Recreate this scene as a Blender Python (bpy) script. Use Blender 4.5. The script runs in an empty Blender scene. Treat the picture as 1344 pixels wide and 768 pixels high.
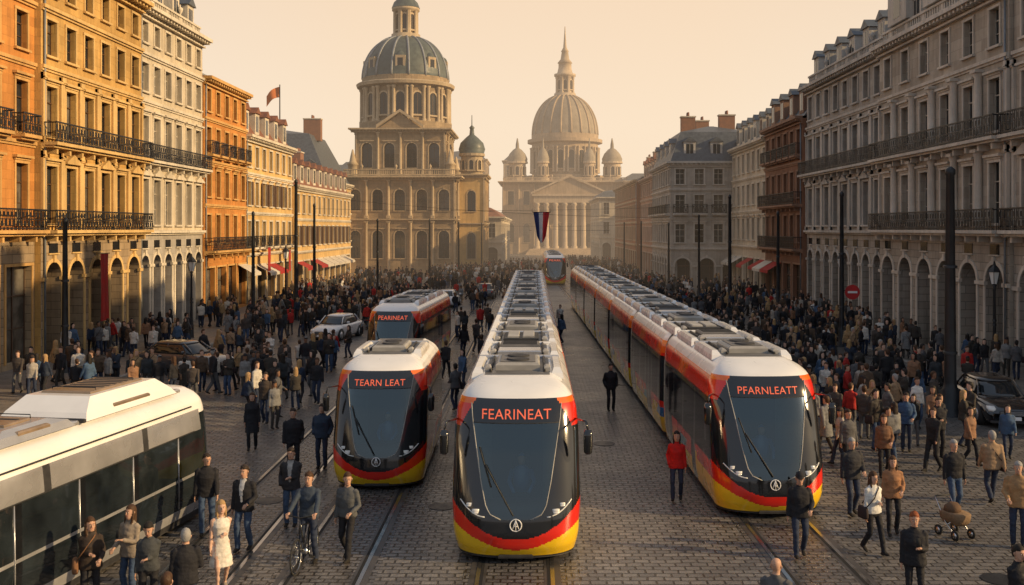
import bpy, math, random
from mathutils import Vector, Matrix, noise
from mathutils.bvhtree import BVHTree
R=random.Random(7)
SC=bpy.context.scene
COL=SC.collection
MATS={}
# ---------------------------------------------------------------- materials
def newmat(name):
    m=bpy.data.materials.new(name); m.use_nodes=True
    nt=m.node_tree; b=nt.nodes['Principled BSDF']
    MATS[name]=m
    return m,nt,b
def node(nt,t,**k):
    n=nt.nodes.new(t)
    for a,v in k.items(): setattr(n,a,v)
    return n
def mixcol(nt,fac,a,b,mode='MIX'):
    n=node(nt,'ShaderNodeMix',data_type='RGBA',blend_type=mode)
    for sock,v in ((n.inputs[0],fac),(n.inputs[6],a),(n.inputs[7],b)):
        if isinstance(v,bpy.types.NodeSocket): nt.links.new(v,sock)
        elif isinstance(v,(int,float)): sock.default_value=v
        else: sock.default_value=(v[0],v[1],v[2],1)
    return n.outputs[2]
def math_(nt,op,a,b=None,clamp=False):
    n=node(nt,'ShaderNodeMath',operation=op,use_clamp=clamp)
    for i,v in enumerate((a,b)):
        if v is None: continue
        if isinstance(v,bpy.types.NodeSocket): nt.links.new(v,n.inputs[i])
        else: n.inputs[i].default_value=v
    return n.outputs[0]
def noise_(nt,vec,scale,detail=3,rough=.6):
    n=node(nt,'ShaderNodeTexNoise'); n.inputs['Scale'].default_value=scale
    n.inputs['Detail'].default_value=detail; n.inputs['Roughness'].default_value=rough
    if vec is not None: nt.links.new(vec,n.inputs['Vector'])
    return n.outputs['Fac']
def ramp(nt,fac,lo,hi):
    n=node(nt,'ShaderNodeMapRange'); n.inputs['From Min'].default_value=lo; n.inputs['From Max'].default_value=hi
    nt.links.new(fac,n.inputs['Value']); return n.outputs['Result']
def simple(name,col,rough=.5,metal=0,coat=0,var=.15,vs=2.5,bump=0,bs=60,spec=.5,emis=None,es=1):
    if name in MATS: return MATS[name]
    m,nt,b=newmat(name)
    b.inputs['Roughness'].default_value=rough; b.inputs['Metallic'].default_value=metal
    b.inputs['Coat Weight'].default_value=coat; b.inputs['Coat Roughness'].default_value=.08
    b.inputs['Specular IOR Level'].default_value=spec
    tc=node(nt,'ShaderNodeTexCoord').outputs['Object']
    if var>0:
        f=ramp(nt,noise_(nt,tc,vs),.3,.7)
        c=mixcol(nt,f,[x*(1-var) for x in col],[min(1,x*(1+var)) for x in col])
        nt.links.new(c,b.inputs['Base Color'])
        rr=node(nt,'ShaderNodeMapRange'); nt.links.new(f,rr.inputs['Value'])
        rr.inputs['To Min'].default_value=max(.02,rough*.75); rr.inputs['To Max'].default_value=min(1,rough*1.3)
        nt.links.new(rr.outputs['Result'],b.inputs['Roughness'])
    else: b.inputs['Base Color'].default_value=(*col,1)
    if bump>0:
        bp=node(nt,'ShaderNodeBump'); bp.inputs['Strength'].default_value=bump; bp.inputs['Distance'].default_value=.02
        nt.links.new(noise_(nt,tc,bs,2),bp.inputs['Height']); nt.links.new(bp.outputs['Normal'],b.inputs['Normal'])
    if emis:
        b.inputs['Emission Color'].default_value=(*emis,1); b.inputs['Emission Strength'].default_value=es
    return m
def stone(name,col,var=.22,block=None,dirt=.5,mort=.6,rough=.85,brick=False):
    if name in MATS: return MATS[name]
    m,nt,b=newmat(name); b.inputs['Roughness'].default_value=rough
    tc=node(nt,'ShaderNodeTexCoord').outputs['Object']
    f=ramp(nt,noise_(nt,tc,.35,4,.65),.3,.7)
    c=mixcol(nt,f,[x*(1-var) for x in col],[min(1,x*(1+var)) for x in col])
    mp=node(nt,'ShaderNodeMapping'); mp.inputs['Scale'].default_value=(1.6,1.6,.13); nt.links.new(tc,mp.inputs['Vector'])
    st=ramp(nt,noise_(nt,mp.outputs['Vector'],1.4,4,.7),.46,.72)
    c=mixcol(nt,math_(nt,'MULTIPLY',st,dirt),c,[x*.4 for x in col])
    h=noise_(nt,tc,6,3,.7)
    c=mixcol(nt,math_(nt,'MULTIPLY',ramp(nt,h,.35,.7),.22),c,[x*.6 for x in col])
    if block:
        sx=node(nt,'ShaderNodeSeparateXYZ'); nt.links.new(tc,sx.inputs[0])
        u=math_(nt,'ADD',sx.outputs[0],sx.outputs[1])
        cx=node(nt,'ShaderNodeCombineXYZ'); nt.links.new(u,cx.inputs[0]); nt.links.new(sx.outputs[2],cx.inputs[1])
        br=node(nt,'ShaderNodeTexBrick'); nt.links.new(cx.outputs[0],br.inputs['Vector'])
        br.inputs['Scale'].default_value=1; br.inputs['Brick Width'].default_value=block[0]; br.inputs['Row Height'].default_value=block[1]
        br.inputs['Mortar Size'].default_value=.02 if not brick else .012; br.inputs['Mortar Smooth'].default_value=.3
        br.inputs['Color1'].default_value=(1,1,1,1); br.inputs['Color2'].default_value=(.78,.76,.74,1); br.inputs['Mortar'].default_value=(mort,mort,mort,1)
        c=mixcol(nt,1.0,c,br.outputs['Color'],'MULTIPLY')
        h=math_(nt,'ADD',math_(nt,'MULTIPLY',h,.35),math_(nt,'SUBTRACT',1.0,br.outputs['Fac']))
    nt.links.new(c,b.inputs['Base Color'])
    bp=node(nt,'ShaderNodeBump'); bp.inputs['Strength'].default_value=.5; bp.inputs['Distance'].default_value=.03
    nt.links.new(h,bp.inputs['Height']); nt.links.new(bp.outputs['Normal'],b.inputs['Normal'])
    return m
def glassm(name,col,rough=.06,spec=.8,wav=.15):
    m,nt,b=newmat(name)
    tc=node(nt,'ShaderNodeTexCoord').outputs['Object']
    f=ramp(nt,noise_(nt,tc,.9,3),.35,.65)
    nt.links.new(mixcol(nt,f,[x*.5 for x in col],[x*1.5 for x in col]),b.inputs['Base Color'])
    b.inputs['Roughness'].default_value=rough; b.inputs['Specular IOR Level'].default_value=spec
    bp=node(nt,'ShaderNodeBump'); bp.inputs['Strength'].default_value=wav; bp.inputs['Distance'].default_value=.02
    nt.links.new(noise_(nt,tc,1.2,2),bp.inputs['Height']); nt.links.new(bp.outputs['Normal'],b.inputs['Normal'])
    return m
glassm('window_glass',(.022,.028,.034),spec=.6); glassm('window_glass_curtain',(.11,.10,.085),.12,.5); glassm('window_glass_deep',(.010,.012,.014),spec=.5)
glassm('tram_side_glass',(.015,.02,.024),.05,.8,.05)
m,nt,b=newmat('tram_windscreen'); nt.nodes.remove(b); out=[n for n in nt.nodes if n.type=='OUTPUT_MATERIAL'][0]
tr=node(nt,'ShaderNodeBsdfTransparent'); tr.inputs[0].default_value=(.44,.56,.57,1); gl=node(nt,'ShaderNodeBsdfGlossy'); gl.inputs['Roughness'].default_value=.03; gl.inputs['Color'].default_value=(.8,.95,1,1)
fz=node(nt,'ShaderNodeFresnel'); fz.inputs[0].default_value=1.6; mx=node(nt,'ShaderNodeMixShader'); nt.links.new(math_(nt,'ADD',fz.outputs[0],.07,True),mx.inputs[0]); nt.links.new(tr.outputs[0],mx.inputs[1]); nt.links.new(gl.outputs[0],mx.inputs[2]); nt.links.new(mx.outputs[0],out.inputs[0])
simple('cab_wall',(.12,.17,.17),.6,var=.3); simple('cab_dark',(.02,.024,.024),.6); simple('skin_plain',(.48,.29,.2),.5)
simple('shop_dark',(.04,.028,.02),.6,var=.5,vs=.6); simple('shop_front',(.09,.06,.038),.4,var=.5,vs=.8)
simple('iron',(.012,.012,.014),.5,var=.2); simple('iron_pole',(.022,.024,.027),.45,metal=.3,var=.3)
simple('frame_white',(.42,.38,.32),.5); simple('frame_brown',(.09,.05,.028),.5)
simple('slate',(.075,.088,.105),.5,var=.3,vs=3,bump=.4,bs=12); simple('tile_roof',(.20,.085,.05),.8,var=.35,vs=2,bump=.5,bs=10)
simple('copper_slate',(.065,.085,.08),.5,var=.3,vs=1.5,bump=.3,bs=6)
simple('zinc',(.2,.22,.24),.45,var=.2)
simple('chimney',(.26,.13,.08),.9,bump=.4,bs=20); simple('awning',(.55,.5,.42),.8); simple('cloth_red',(.33,.02,.015),.8,var=.2)
stone('st_ochre',(.60,.37,.12),block=(1.1,.45),mort=.8); stone('st_ochre_t',(.63,.42,.17))
stone('st_orange',(.58,.25,.06),block=(1.1,.45),mort=.85); stone('st_orange_t',(.58,.34,.12))
stone('st_cream',(.56,.48,.36)); stone('st_cream_t',(.62,.55,.44))
stone('st_brick',(.36,.14,.065),block=(.25,.08),brick=True,mort=.9); stone('st_brick_t',(.5,.38,.24))
stone('st_grey',(.42,.385,.34),block=(1.2,.5),mort=.85); stone('st_grey_t',(.50,.465,.415))
stone('st_right',(.48,.42,.345),block=(1.3,.55),mort=.75); stone('st_right_t',(.59,.53,.455))
stone('st_base',(.40,.30,.19),block=(1.0,.42),mort=.5); stone('st_base_r',(.42,.37,.31),block=(1.0,.42),mort=.45)
stone('st_church',(.37,.27,.16),block=(1.2,.5),mort=.75); stone('st_church_t',(.48,.37,.235))
stone('st_basil',(.40,.30,.20)); stone('st_basil_t',(.50,.39,.27)); stone('dome_stone',(.29,.245,.185))
stone('st_brown',(.24,.12,.07)); stone('st_brown_t',(.30,.18,.12)); stone('st_rose',(.42,.23,.16)); stone('st_rose_t',(.48,.36,.28))
# vehicles
simple('tram_white',(.78,.77,.75),.28,coat=.6,var=.06,vs=1); simple('tram_red',(.70,.022,.009),.25,coat=.7,var=.08,vs=1)
simple('tram_orange',(.80,.15,.012),.25,coat=.7,var=.08,vs=1); simple('tram_yellow',(.84,.54,.01),.28,coat=.6,var=.08,vs=1)
simple('tram_blue',(.03,.15,.36),.28,coat=.6,var=.1,vs=1); simple('tram_black',(.010,.011,.013),.12,coat=.8,var=.1,vs=1)
simple('tram_teal',(.12,.32,.36),.3,coat=.5,var=.1)
simple('tram_dark',(.025,.025,.027),.6,var=.3); simple('tram_roofgrey',(.12,.115,.11),.5,var=.4,vs=1.2,bump=.2,bs=8)
simple('tram_roofpanel',(.32,.31,.29),.45,var=.3,vs=1.5); simple('tram_silver',(.50,.50,.51),.28,metal=.6,var=.15,vs=1)
simple('rubber',(.02,.02,.02),.8); simple('chrome',(.6,.6,.6),.2,metal=1,var=0)
simple('bronze_panel',(.30,.22,.15),.35,metal=.4,var=.3,vs=1.5)
simple('led_text',(.3,.05,.02),.5,var=0,emis=(1,.17,.08),es=.7); simple('logo_white',(.8,.8,.8),.4,var=0)
simple('lamp_glass',(.75,.75,.72),.15,var=0,coat=.5); simple('tail_red',(.5,.02,.02),.2,var=0)
simple('car_black',(.012,.012,.014),.15,coat=1,var=.05); simple('car_white',(.66,.66,.66),.25,coat=.8,var=.05); simple('car_grey',(.05,.055,.065),.2,coat=.8,var=.05)
simple('flag_navy',(.02,.035,.14),.8); simple('flag_white',(.7,.68,.66),.8); simple('flag_red',(.5,.03,.03),.8); simple('flag_orange',(.6,.18,.05),.8)
# ---------------------------------------------------------------- mesh builder
class MB:
    def __init__(s): s.v=[];s.f=[];s.m=[];s.sm=[];s.mats=[]
    def mi(s,n):
        if n not in s.mats: s.mats.append(n)
        return s.mats.index(n)
    def poly(s,pts,mat,smooth=False):
        b=len(s.v); s.v.extend([tuple(p) for p in pts]); s.f.append(tuple(range(b,b+len(pts)))); s.m.append(s.mi(mat)); s.sm.append(smooth)
    def add(s,verts,faces,mat,smooth=True):
        b=len(s.v); s.v.extend([tuple(p) for p in verts]); i=s.mi(mat)
        for f in faces: s.f.append(tuple(b+k for k in f)); s.m.append(i); s.sm.append(smooth)
    def box(s,F,u0,u1,v0,v1,w0,w1,mat):
        P=[F.p(u,v,w) for v in (v0,v1) for (u,w) in ((u0,w0),(u1,w0),(u1,w1),(u0,w1))]
        s.add(P,[(0,1,2,3),(4,5,6,7),(0,1,5,4),(1,2,6,5),(2,3,7,6),(3,0,4,7)],mat,False)
    def cbox(s,x0,x1,y0,y1,z0,z1,c,mat,M=None,sm=False):
        P=[]
        for z,d in ((z0,0),(z1-c,0),(z1,c)):
            P+=[(x0+d,y0+d,z),(x1-d,y0+d,z),(x1-d,y1-d,z),(x0+d,y1-d,z)]
        P=[Vector(p) for p in P]
        if M: P=[M@p for p in P]
        f=[(0,1,2,3),(8,9,10,11)]
        for k in (0,4):
            for i in range(4): f.append((k+i,k+(i+1)%4,k+4+(i+1)%4,k+4+i))
        s.add(P,f,mat,sm)
    def lathe(s,c,prof,seg,mat,smooth=True,a0=0,cap=True,sx=1,sy=1):
        V=[];Fc=[]
        for r,z in prof:
            for i in range(seg):
                a=a0+2*math.pi*i/seg; V.append((c[0]+sx*r*math.cos(a),c[1]+sy*r*math.sin(a),c[2]+z))
        for j in range(len(prof)-1):
            for i in range(seg):
                Fc.append((j*seg+i,j*seg+(i+1)%seg,(j+1)*seg+(i+1)%seg,(j+1)*seg+i))
        if cap:
            Fc.append(tuple(range(seg))); Fc.append(tuple((len(prof)-1)*seg+i for i in range(seg)))
        s.add(V,Fc,mat,smooth)
    def tube(s,pts,rad,mat,n=6,smooth=True):
        v,f=tube(pts,rad,n); s.add(v,f,mat,smooth)
    def obj(s,name,loc=(0,0,0),rz=0,parent=None):
        me=bpy.data.meshes.new(name); me.from_pydata(s.v,[],s.f)
        for n in s.mats: me.materials.append(MATS[n])
        me.polygons.foreach_set('material_index',s.m); me.polygons.foreach_set('use_smooth',s.sm); me.update()
        o=bpy.data.objects.new(name,me); COL.objects.link(o); o.location=loc; o.rotation_euler=(0,0,rz)
        if parent: o.parent=parent
        return o
def tube(pts,rad,n=8):
    pts=[Vector(p) for p in pts]; V=[];N=len(pts)
    for i,p in enumerate(pts):
        t=(pts[min(i+1,N-1)]-pts[max(i-1,0)]).normalized()
        ref=Vector((1,0,0)) if abs(t.x)<.9 else Vector((0,1,0))
        a=(ref-t*ref.dot(t)).normalized(); b=t.cross(a)
        r=rad[i] if isinstance(rad,(list,tuple)) else rad
        ra,rb=r if isinstance(r,tuple) else (r,r)
        for k in range(n):
            an=2*math.pi*k/n; V.append(p+a*ra*math.cos(an)+b*rb*math.sin(an))
    F=[tuple(range(n-1,-1,-1)),tuple((N-1)*n+k for k in range(n))]
    for j in range(N-1):
        for k in range(n): F.append((j*n+k,j*n+(k+1)%n,(j+1)*n+(k+1)%n,(j+1)*n+k))
    return V,F
def hloft(rings,n=16,e=2.2):
    V=[];N=len(rings)
    for cx,cy,cz,rx,ry in rings:
        for k in range(n):
            a=2*math.pi*k/n; c,s_=math.cos(a),math.sin(a)
            V.append(Vector((cx+rx*math.copysign(abs(c)**(2/e),c),cy+ry*math.copysign(abs(s_)**(2/e),s_),cz)))
    F=[tuple(range(n-1,-1,-1)),tuple((N-1)*n+k for k in range(n))]
    for j in range(N-1):
        for k in range(n): F.append((j*n+k,j*n+(k+1)%n,(j+1)*n+(k+1)%n,(j+1)*n+k))
    return V,F
class Fr:
    def __init__(s,O,U,N): s.O=Vector(O);s.U=Vector(U);s.N=Vector(N)
    def p(s,u,v,w): return s.O+s.U*u+s.N*w+Vector((0,0,v))
WORLD=Fr((0,0,0),(1,0,0),(0,1,0))
def wbox(mb,x0,x1,y0,y1,z0,z1,mat): mb.box(WORLD,x0,x1,z0,z1,y0,y1,mat)
# ---------------------------------------------------------------- facades
def opening(mb,F,u0,u1,v0,v1,a0,a1,b0,b1,arch,depth,wall,fill,reveal=None,frame=None,bars=(1,1),surround=None,sw=.14):
    reveal=reveal or wall; r=(a1-a0)/2; mid=(a0+a1)/2
    q=lambda p,m: mb.poly([F.p(*x) for x in p],m)
    q([(u0,v0,0),(a0,v0,0),(a0,v1,0),(u0,v1,0)],wall); q([(a1,v0,0),(u1,v0,0),(u1,v1,0),(a1,v1,0)],wall)
    if b0>v0+1e-4: q([(a0,v0,0),(a1,v0,0),(a1,b0,0),(a0,b0,0)],wall)
    sp=b1-r if arch else b1
    q([(a0,b0,0),(a0,sp,0),(a0,sp,-depth),(a0,b0,-depth)],reveal); q([(a1,b0,0),(a1,sp,0),(a1,sp,-depth),(a1,b0,-depth)],reveal)
    q([(a0,b0,0),(a1,b0,0),(a1,b0,-depth),(a0,b0,-depth)],reveal)
    if arch:
        K=10; A=[(mid-r*math.cos(math.pi*k/K),sp+r*math.sin(math.pi*k/K)) for k in range(K+1)]
        for k in range(K):
            p,n=A[k],A[k+1]
            q([(p[0],p[1],0),(n[0],n[1],0),(n[0],v1,0),(p[0],v1,0)],wall)
            q([(p[0],p[1],0),(n[0],n[1],0),(n[0],n[1],-depth),(p[0],p[1],-depth)],reveal)
        q([(a0,b0,-depth),(a1,b0,-depth)]+[(x,z,-depth) for x,z in reversed(A)],fill)
        if surround:
            ro=1+sw/r
            for k in range(K):
                p,n=A[k],A[k+1]; P=(mid+(p[0]-mid)*ro,sp+(p[1]-sp)*ro); Nn=(mid+(n[0]-mid)*ro,sp+(n[1]-sp)*ro)
                q([(p[0],p[1],.06),(n[0],n[1],.06),(Nn[0],Nn[1],.06),(P[0],P[1],.06)],surround)
                q([(Nn[0],Nn[1],.06),(P[0],P[1],.06),(P[0],P[1],0),(Nn[0],Nn[1],0)],surround)
                q([(n[0],n[1],.06),(p[0],p[1],.06),(p[0],p[1],-.02),(n[0],n[1],-.02)],surround)
            mb.box(F,mid-.12,mid+.12,b1-.02,b1+sw+.15,.01,.13,surround)
    else:
        q([(a0,b1,0),(a1,b1,0),(a1,v1,0),(a0,v1,0)],wall); q([(a0,b1,0),(a1,b1,0),(a1,b1,-depth),(a0,b1,-depth)],reveal)
        q([(a0,b0,-depth),(a1,b0,-depth),(a1,b1,-depth),(a0,b1,-depth)],fill)
        if surround: mb.box(F,a0-sw-.02,a1+sw+.02,b1+.001,b1+sw,-.02,.075,surround)
    if surround:
        mb.box(F,a0-sw,a0-.002,b0,sp,-.02,.06,surround); mb.box(F,a1+.002,a1+sw,b0,sp,-.02,.06,surround)
    if frame:
        d0,d1=-depth-.02,-depth+.05; t=.045
        mb.box(F,a0+.003,a0+t,b0+.004,b1-.004 if not arch else sp,d0,d1,frame); mb.box(F,a1-t,a1-.003,b0+.004,b1-.004 if not arch else sp,d0,d1,frame)
        if bars[0]: mb.box(F,mid-.03,mid+.03,b0+.004,b1-.02,d0,d1+.01,frame)
        hb=sp-.05 if arch else b0+(b1-b0)*.68
        mb.box(F,a0+.003,a1-.003,hb,hb+.06,d0,d1+.02,frame)
        if bars[1]: mb.box(F,a0+.003,a1-.003,b0+(hb-b0)*.5,b0+(hb-b0)*.5+.035,d0,d1-.01,frame)
def railing(mb,F,u0,u1,v,w,stoney=False,mat='iron',sp=.17,slab=None):
    mb.box(F,u0,u1,v-.16,v,-.03,w+.06,slab or mat)
    mb.box(F,u0+.05,u1-.05,v-.28,v-.16,-.03,w-.12,slab or mat)
    if stoney:
        mb.box(F,u0,u1,v+.8,v+.93,w-.16,w+.03,mat); n=max(2,int((u1-u0)/.28))
        for i in range(n+1):
            x=u0+.08+(u1-u0-.16)*i/n; mb.box(F,x-.055,x+.055,v,v+.8,w-.12,w-.01,mat)
        return
    mb.box(F,u0,u1,v+.95,v+1.02,w-.04,w+.02,mat); mb.box(F,u0,u1,v+.06,v+.12,w-.03,w+.01,mat); mb.box(F,u0,u1,v+.5,v+.54,w-.025,w+.005,mat)
    n=max(2,int((u1-u0)/sp))
    for i in range(n+1):
        x=u0+(u1-u0)*i/n; t=.055 if i%6==0 else .028; mb.box(F,x-t/2,x+t/2,v,v+.95,w-.022,w+.002,mat)
        if i<n: mb.box(F,x+.035,x+sp-.025,v+(.2 if i%2 else .62),v+(.44 if i%2 else .86),w-.02,w-.004,mat)
    for x in (u0,u1-.04):
        mb.box(F,x,x+.04,v+.93,v+.99,-.02,w-.05,mat)
        for k in range(1,4): mb.box(F,x+.01,x+.03,v,v+.93,w*k/4-.01,w*k/4+.01,mat)
def facade(mb,F,L,floors,wall,trim,z0=0,ext=False,frame='frame_white',rnd=R,base=None):
    z=z0
    for fi,fl in enumerate(floors):
        h=fl['h']; bw=fl.get('bw',2.8); n=max(1,round(L/bw)); bw=L/n; kind=fl.get('k','win'); wm=fl.get('wall',wall)
        for i in range(n):
            u0=i*bw; u1=u0+bw; c=(u0+u1)/2; ww=fl.get('ww',1.15)
            if kind=='arcade':
                ww=bw*fl.get('wf',.66); ah=fl.get('wh',h*.76)
                opening(mb,F,u0,u1,z,z+h,c-ww/2,c+ww/2,z,z+ah,True,fl.get('d',1.6),base or wm,'shop_dark' if rnd.random()<.6 else 'shop_front',surround=trim,sw=.2)
                mb.box(F,u0+.002,c-ww/2+.06,z+ah-ww/2-.1,z+ah-ww/2+.08,-.05,.12,trim); mb.box(F,c+ww/2-.06,u1-.002,z+ah-ww/2-.1,z+ah-ww/2+.08,-.05,.12,trim)
                mb.box(F,c-ww/2+.02,c+ww/2-.02,z+ah-ww/2-.06,z+ah-ww/2+.03,-fl.get('d',1.6)-.02,-fl.get('d',1.6)+.1,'frame_brown')
                for q in (-.25,.25): mb.box(F,c+ww*q-.03,c+ww*q+.03,z,z+ah-.3,-fl.get('d',1.6)-.02,-fl.get('d',1.6)+.08,'frame_brown')
                if h>6: mb.box(F,c-.45,c+.45,z+ah+.45,z+ah+.95,-.02,.035,'window_glass_deep'); mb.box(F,c-.55,c+.55,z+ah+.38,z+ah+.45,-.02,.09,trim)
            elif kind=='shop':
                ww=bw*.78; opening(mb,F,u0,u1,z,z+h,c-ww/2,c+ww/2,z+.3,z+h*.74,False,.35,base or wm,'shop_dark' if rnd.random()<.5 else 'window_glass_curtain',frame='frame_brown',surround=trim)
                if fl.get('awn') and rnd.random()<.6:
                    am=rnd.choice(['awning','awning','cloth_red'])
                    mb.poly([F.p(u0+.1,z+h*.74,.08),F.p(u1-.1,z+h*.74,.08),F.p(u1-.1,z+h*.6,1.3),F.p(u0+.1,z+h*.6,1.3)],am)
                    mb.poly([F.p(u0+.1,z+h*.6,1.3),F.p(u1-.1,z+h*.6,1.3),F.p(u1-.1,z+h*.6-.25,1.31),F.p(u0+.1,z+h*.6-.25,1.31)],am)
            elif kind=='win':
                wh=fl.get('wh',h*.6); sill=fl.get('sill',h*.16); arch=fl.get('arch',False)
                g=rnd.choice(['window_glass','window_glass','window_glass_deep','window_glass_curtain'])
                opening(mb,F,u0,u1,z,z+h,c-ww/2,c+ww/2,z+sill,z+sill+wh,arch,fl.get('d',.3),wm,g,frame=frame,surround=trim if fl.get('sur',True) else None)
                mb.box(F,c-ww/2-.2,c+ww/2+.2,z+sill-.12,z+sill-.003,-.02,.16,trim)
                pd=fl.get('ped'); t=z+sill+wh
                if pd=='alt': pd='tri' if i%2 else 'flat'
                if pd=='flat':
                    mb.box(F,c-ww/2-.28,c+ww/2+.28,t+.26,t+.38,-.02,.24,trim); mb.box(F,c-ww/2-.18,c+ww/2+.18,t+.15,t+.26,-.02,.12,trim)
                if pd=='tri':
                    a,b_,w_=c-ww/2-.3,c+ww/2+.3,.24
                    mb.box(F,a,b_,t+.2,t+.29,-.02,w_+.02,trim)
                    P=[(a,t+.29),(b_,t+.29),(c,t+.72)]
                    mb.poly([F.p(x,y,w_) for x,y in P],trim)
                    for j in (1,2):
                        p,q=P[j],P[(j+1)%3]; mb.poly([F.p(p[0],p[1],w_),F.p(q[0],q[1],w_),F.p(q[0],q[1],-.02),F.p(p[0],p[1],-.02)],trim)
                if fl.get('shut') and rnd.random()<.8:
                    for a in (c-ww/2-.52,c+ww/2+.02): mb.box(F,a+.01,a+.5,z+sill,t,.065,.11,'frame_brown')
                if fl.get('balc')=='each': railing(mb,F,c-ww/2-.3,c+ww/2+.3,z+sill-.12,.55,slab=trim)
            if fl.get('pil') :
                zt=z+h-.42
                for x in ([u0] if i<n-1 else [u0,u1]):
                    if fl['pil']=='col' and .5<x<L-.5:
                        q=F.p(x,z,.16); mb.box(F,x-.3,x+.3,z+.0035,z+.45,-.01,.46,trim)
                        mb.lathe((q.x,q.y,z+.45),[(.27,0),(.27,.12),(.22,.2),(.19,zt-z-.85),(.25,zt-z-.7),(.29,zt-z-.45)],10,trim); mb.box(F,x-.3,x+.3,zt-.16,zt+.0,-.01,.46,trim); continue
                    pw=.42
                    xa=max(0.003,x-pw/2); xb=min(L-.003,x+pw/2)
                    mb.box(F,xa,xb,z+.003,zt,-.02,.13,trim); mb.box(F,xa-.0,xb+.0,z+.0035,z+.3,-.01,.19,trim); mb.box(F,xa,xb,zt-.35,zt+.0,-.01,.2,trim); mb.box(F,xa,xb,zt-.28,zt-.2,-.01,.235,trim)
        if fl.get('balc') in ('iron','stone'):
            a,b_=fl.get('br',(0,1)); railing(mb,F,a*L+.04,b_*L-.04,z+.02,.75,fl['balc']=='stone',mat='iron' if fl['balc']=='iron' else trim,slab=trim)
            k=int(L/1.4)
            for i in range(k): 
                x=a*L+(b_-a)*L*(i+.5)/k; mb.box(F,x-.09,x+.09,z-.55,z-.27,-.02,.5,trim)
        z+=h
        e=(.14 if ext else -.004)
        st=fl.get('str',.16)
        if st: mb.box(F,-e if ext else .03,L+e,z-.2,z-.03,-.02,st,trim); mb.box(F,-.06 if ext else .03,L+(.06 if ext else -.006),z-.32,z-.2,-.02,st*.5,trim)
        if fl.get('cor'):
            p=fl['cor']; e2=p if ext else -.005
            mb.box(F,-e2 if ext else .03,L+e2,z-.03,z+.2,-.025,p,trim); mb.box(F,-e2*.7 if ext else .03,L+(p*.7 if ext else -.007),z-.42,z-.32,-.02,p*.35,trim)
            k=int(L/.5)
            for i in range(k): x=L*(i+.5)/k; mb.box(F,x-.1,x+.1,z-.2,z-.035,.1,p*.82,trim)
    return z
def parapet(mb,F,L,z,trim,w=-.1):
    mb.box(F,.01,L-.01,z+.2,z+.38,w-.25,w,trim); mb.box(F,.01,L-.01,z+1.0,z+1.14,w-.27,w+.03,trim)
    n=int(L/.32)
    for i in range(n):
        x=L*(i+.5)/n; t=.06 if i%8 else .2; mb.box(F,x-t,x+t,z+.38,z+1.0,w-.2,w-.04,trim)
        if i%16==8: mb.lathe(F.p(x,z+1.14,w-.12),[(.1,0),(.06,.1),(.2,.35),(.22,.5),(.08,.6),(.03,.8)],8,trim)
def dormer(mb,F,c,z,w0,wd=1.3,h=1.9,trim='st_cream_t',roof='slate'):
    mb.box(F,c-wd/2,c+wd/2,z,z+h,w0-2.2,w0,trim)
    mb.box(F,c-wd/2+.25,c+wd/2-.25,z+.25,z+h-.25,w0-.1,w0+.012,'window_glass'); mb.box(F,c-.03,c+.03,z+.25,z+h-.25,w0,w0+.03,'frame_white')
    a,b=c-wd/2-.15,c+wd/2+.15; t=z+h
    P=[F.p(a,t,w0+.15),F.p(b,t,w0+.15),F.p(c,t+.6,w0+.15),F.p(a,t,w0-2.3),F.p(b,t,w0-2.3),F.p(c,t+.6,w0-2.3)]
    mb.add(P,[(0,1,2),(1,4,5,2),(0,2,5,3),(3,4,5),(0,1,4,3)],roof,False)
def chimney(mb,x,y,z,w=.9,l=1.8,h=2.2):
    wbox(mb,x-w/2,x+w/2,y-l/2,y+l/2,z,z+h,'chimney'); wbox(mb,x-w/2-.08,x+w/2+.08,y-l/2-.08,y+l/2+.08,z+h,z+h+.15,'st_cream_t')
    for i in range(4): mb.lathe((x,y-l/2+l*(i+.5)/4,z+h+.15),[(.14,0),(.11,.45)],8,'tile_roof')
def mansard(mb,F,L,z,D,h1=3.0,i1=1.3,h2=1.2,mat='slate',dorm=0,trim='st_cream_t',rnd=R):
    e=.02
    P=[F.p(e,z,-.15),F.p(L-e,z,-.15),F.p(L-e,z,-D),F.p(e,z,-D), F.p(e+.1,z+h1,-i1-.15),F.p(L-e-.1,z+h1,-i1-.15),F.p(L-e-.1,z+h1,-D+i1),F.p(e+.1,z+h1,-D+i1),
       F.p(e+.6,z+h1+h2,-D/2),F.p(L-e-.6,z+h1+h2,-D/2)]
    mb.add(P,[(0,1,5,4),(1,2,6,5),(2,3,7,6),(3,0,4,7),(4,5,9,8),(6,7,8,9),(5,6,9),(7,4,8)],mat,False)
    mb.box(F,e,L-e,z+h1-.05,z+h1+.08,-i1-.3,-i1+.02,'zinc')
    if dorm:
        n=max(1,round(L/dorm))
        for i in range(n): dormer(mb,F,L*(i+.5)/n,z+.35,-.35,trim=trim,roof=mat)
def body(mb,F,L,z,D,wall):
    for u in (.005,L-.005): mb.poly([F.p(u,0,0),F.p(u,0,-D),F.p(u,z,-D),F.p(u,z,0)],wall)
    mb.poly([F.p(0,0,-D),F.p(L,0,-D),F.p(L,z,-D),F.p(0,z,-D)],wall); mb.poly([F.p(0,z+.01,0),F.p(L,z+.01,0),F.p(L,z+.01,-D),F.p(0,z+.01,-D)],'zinc')
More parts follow.
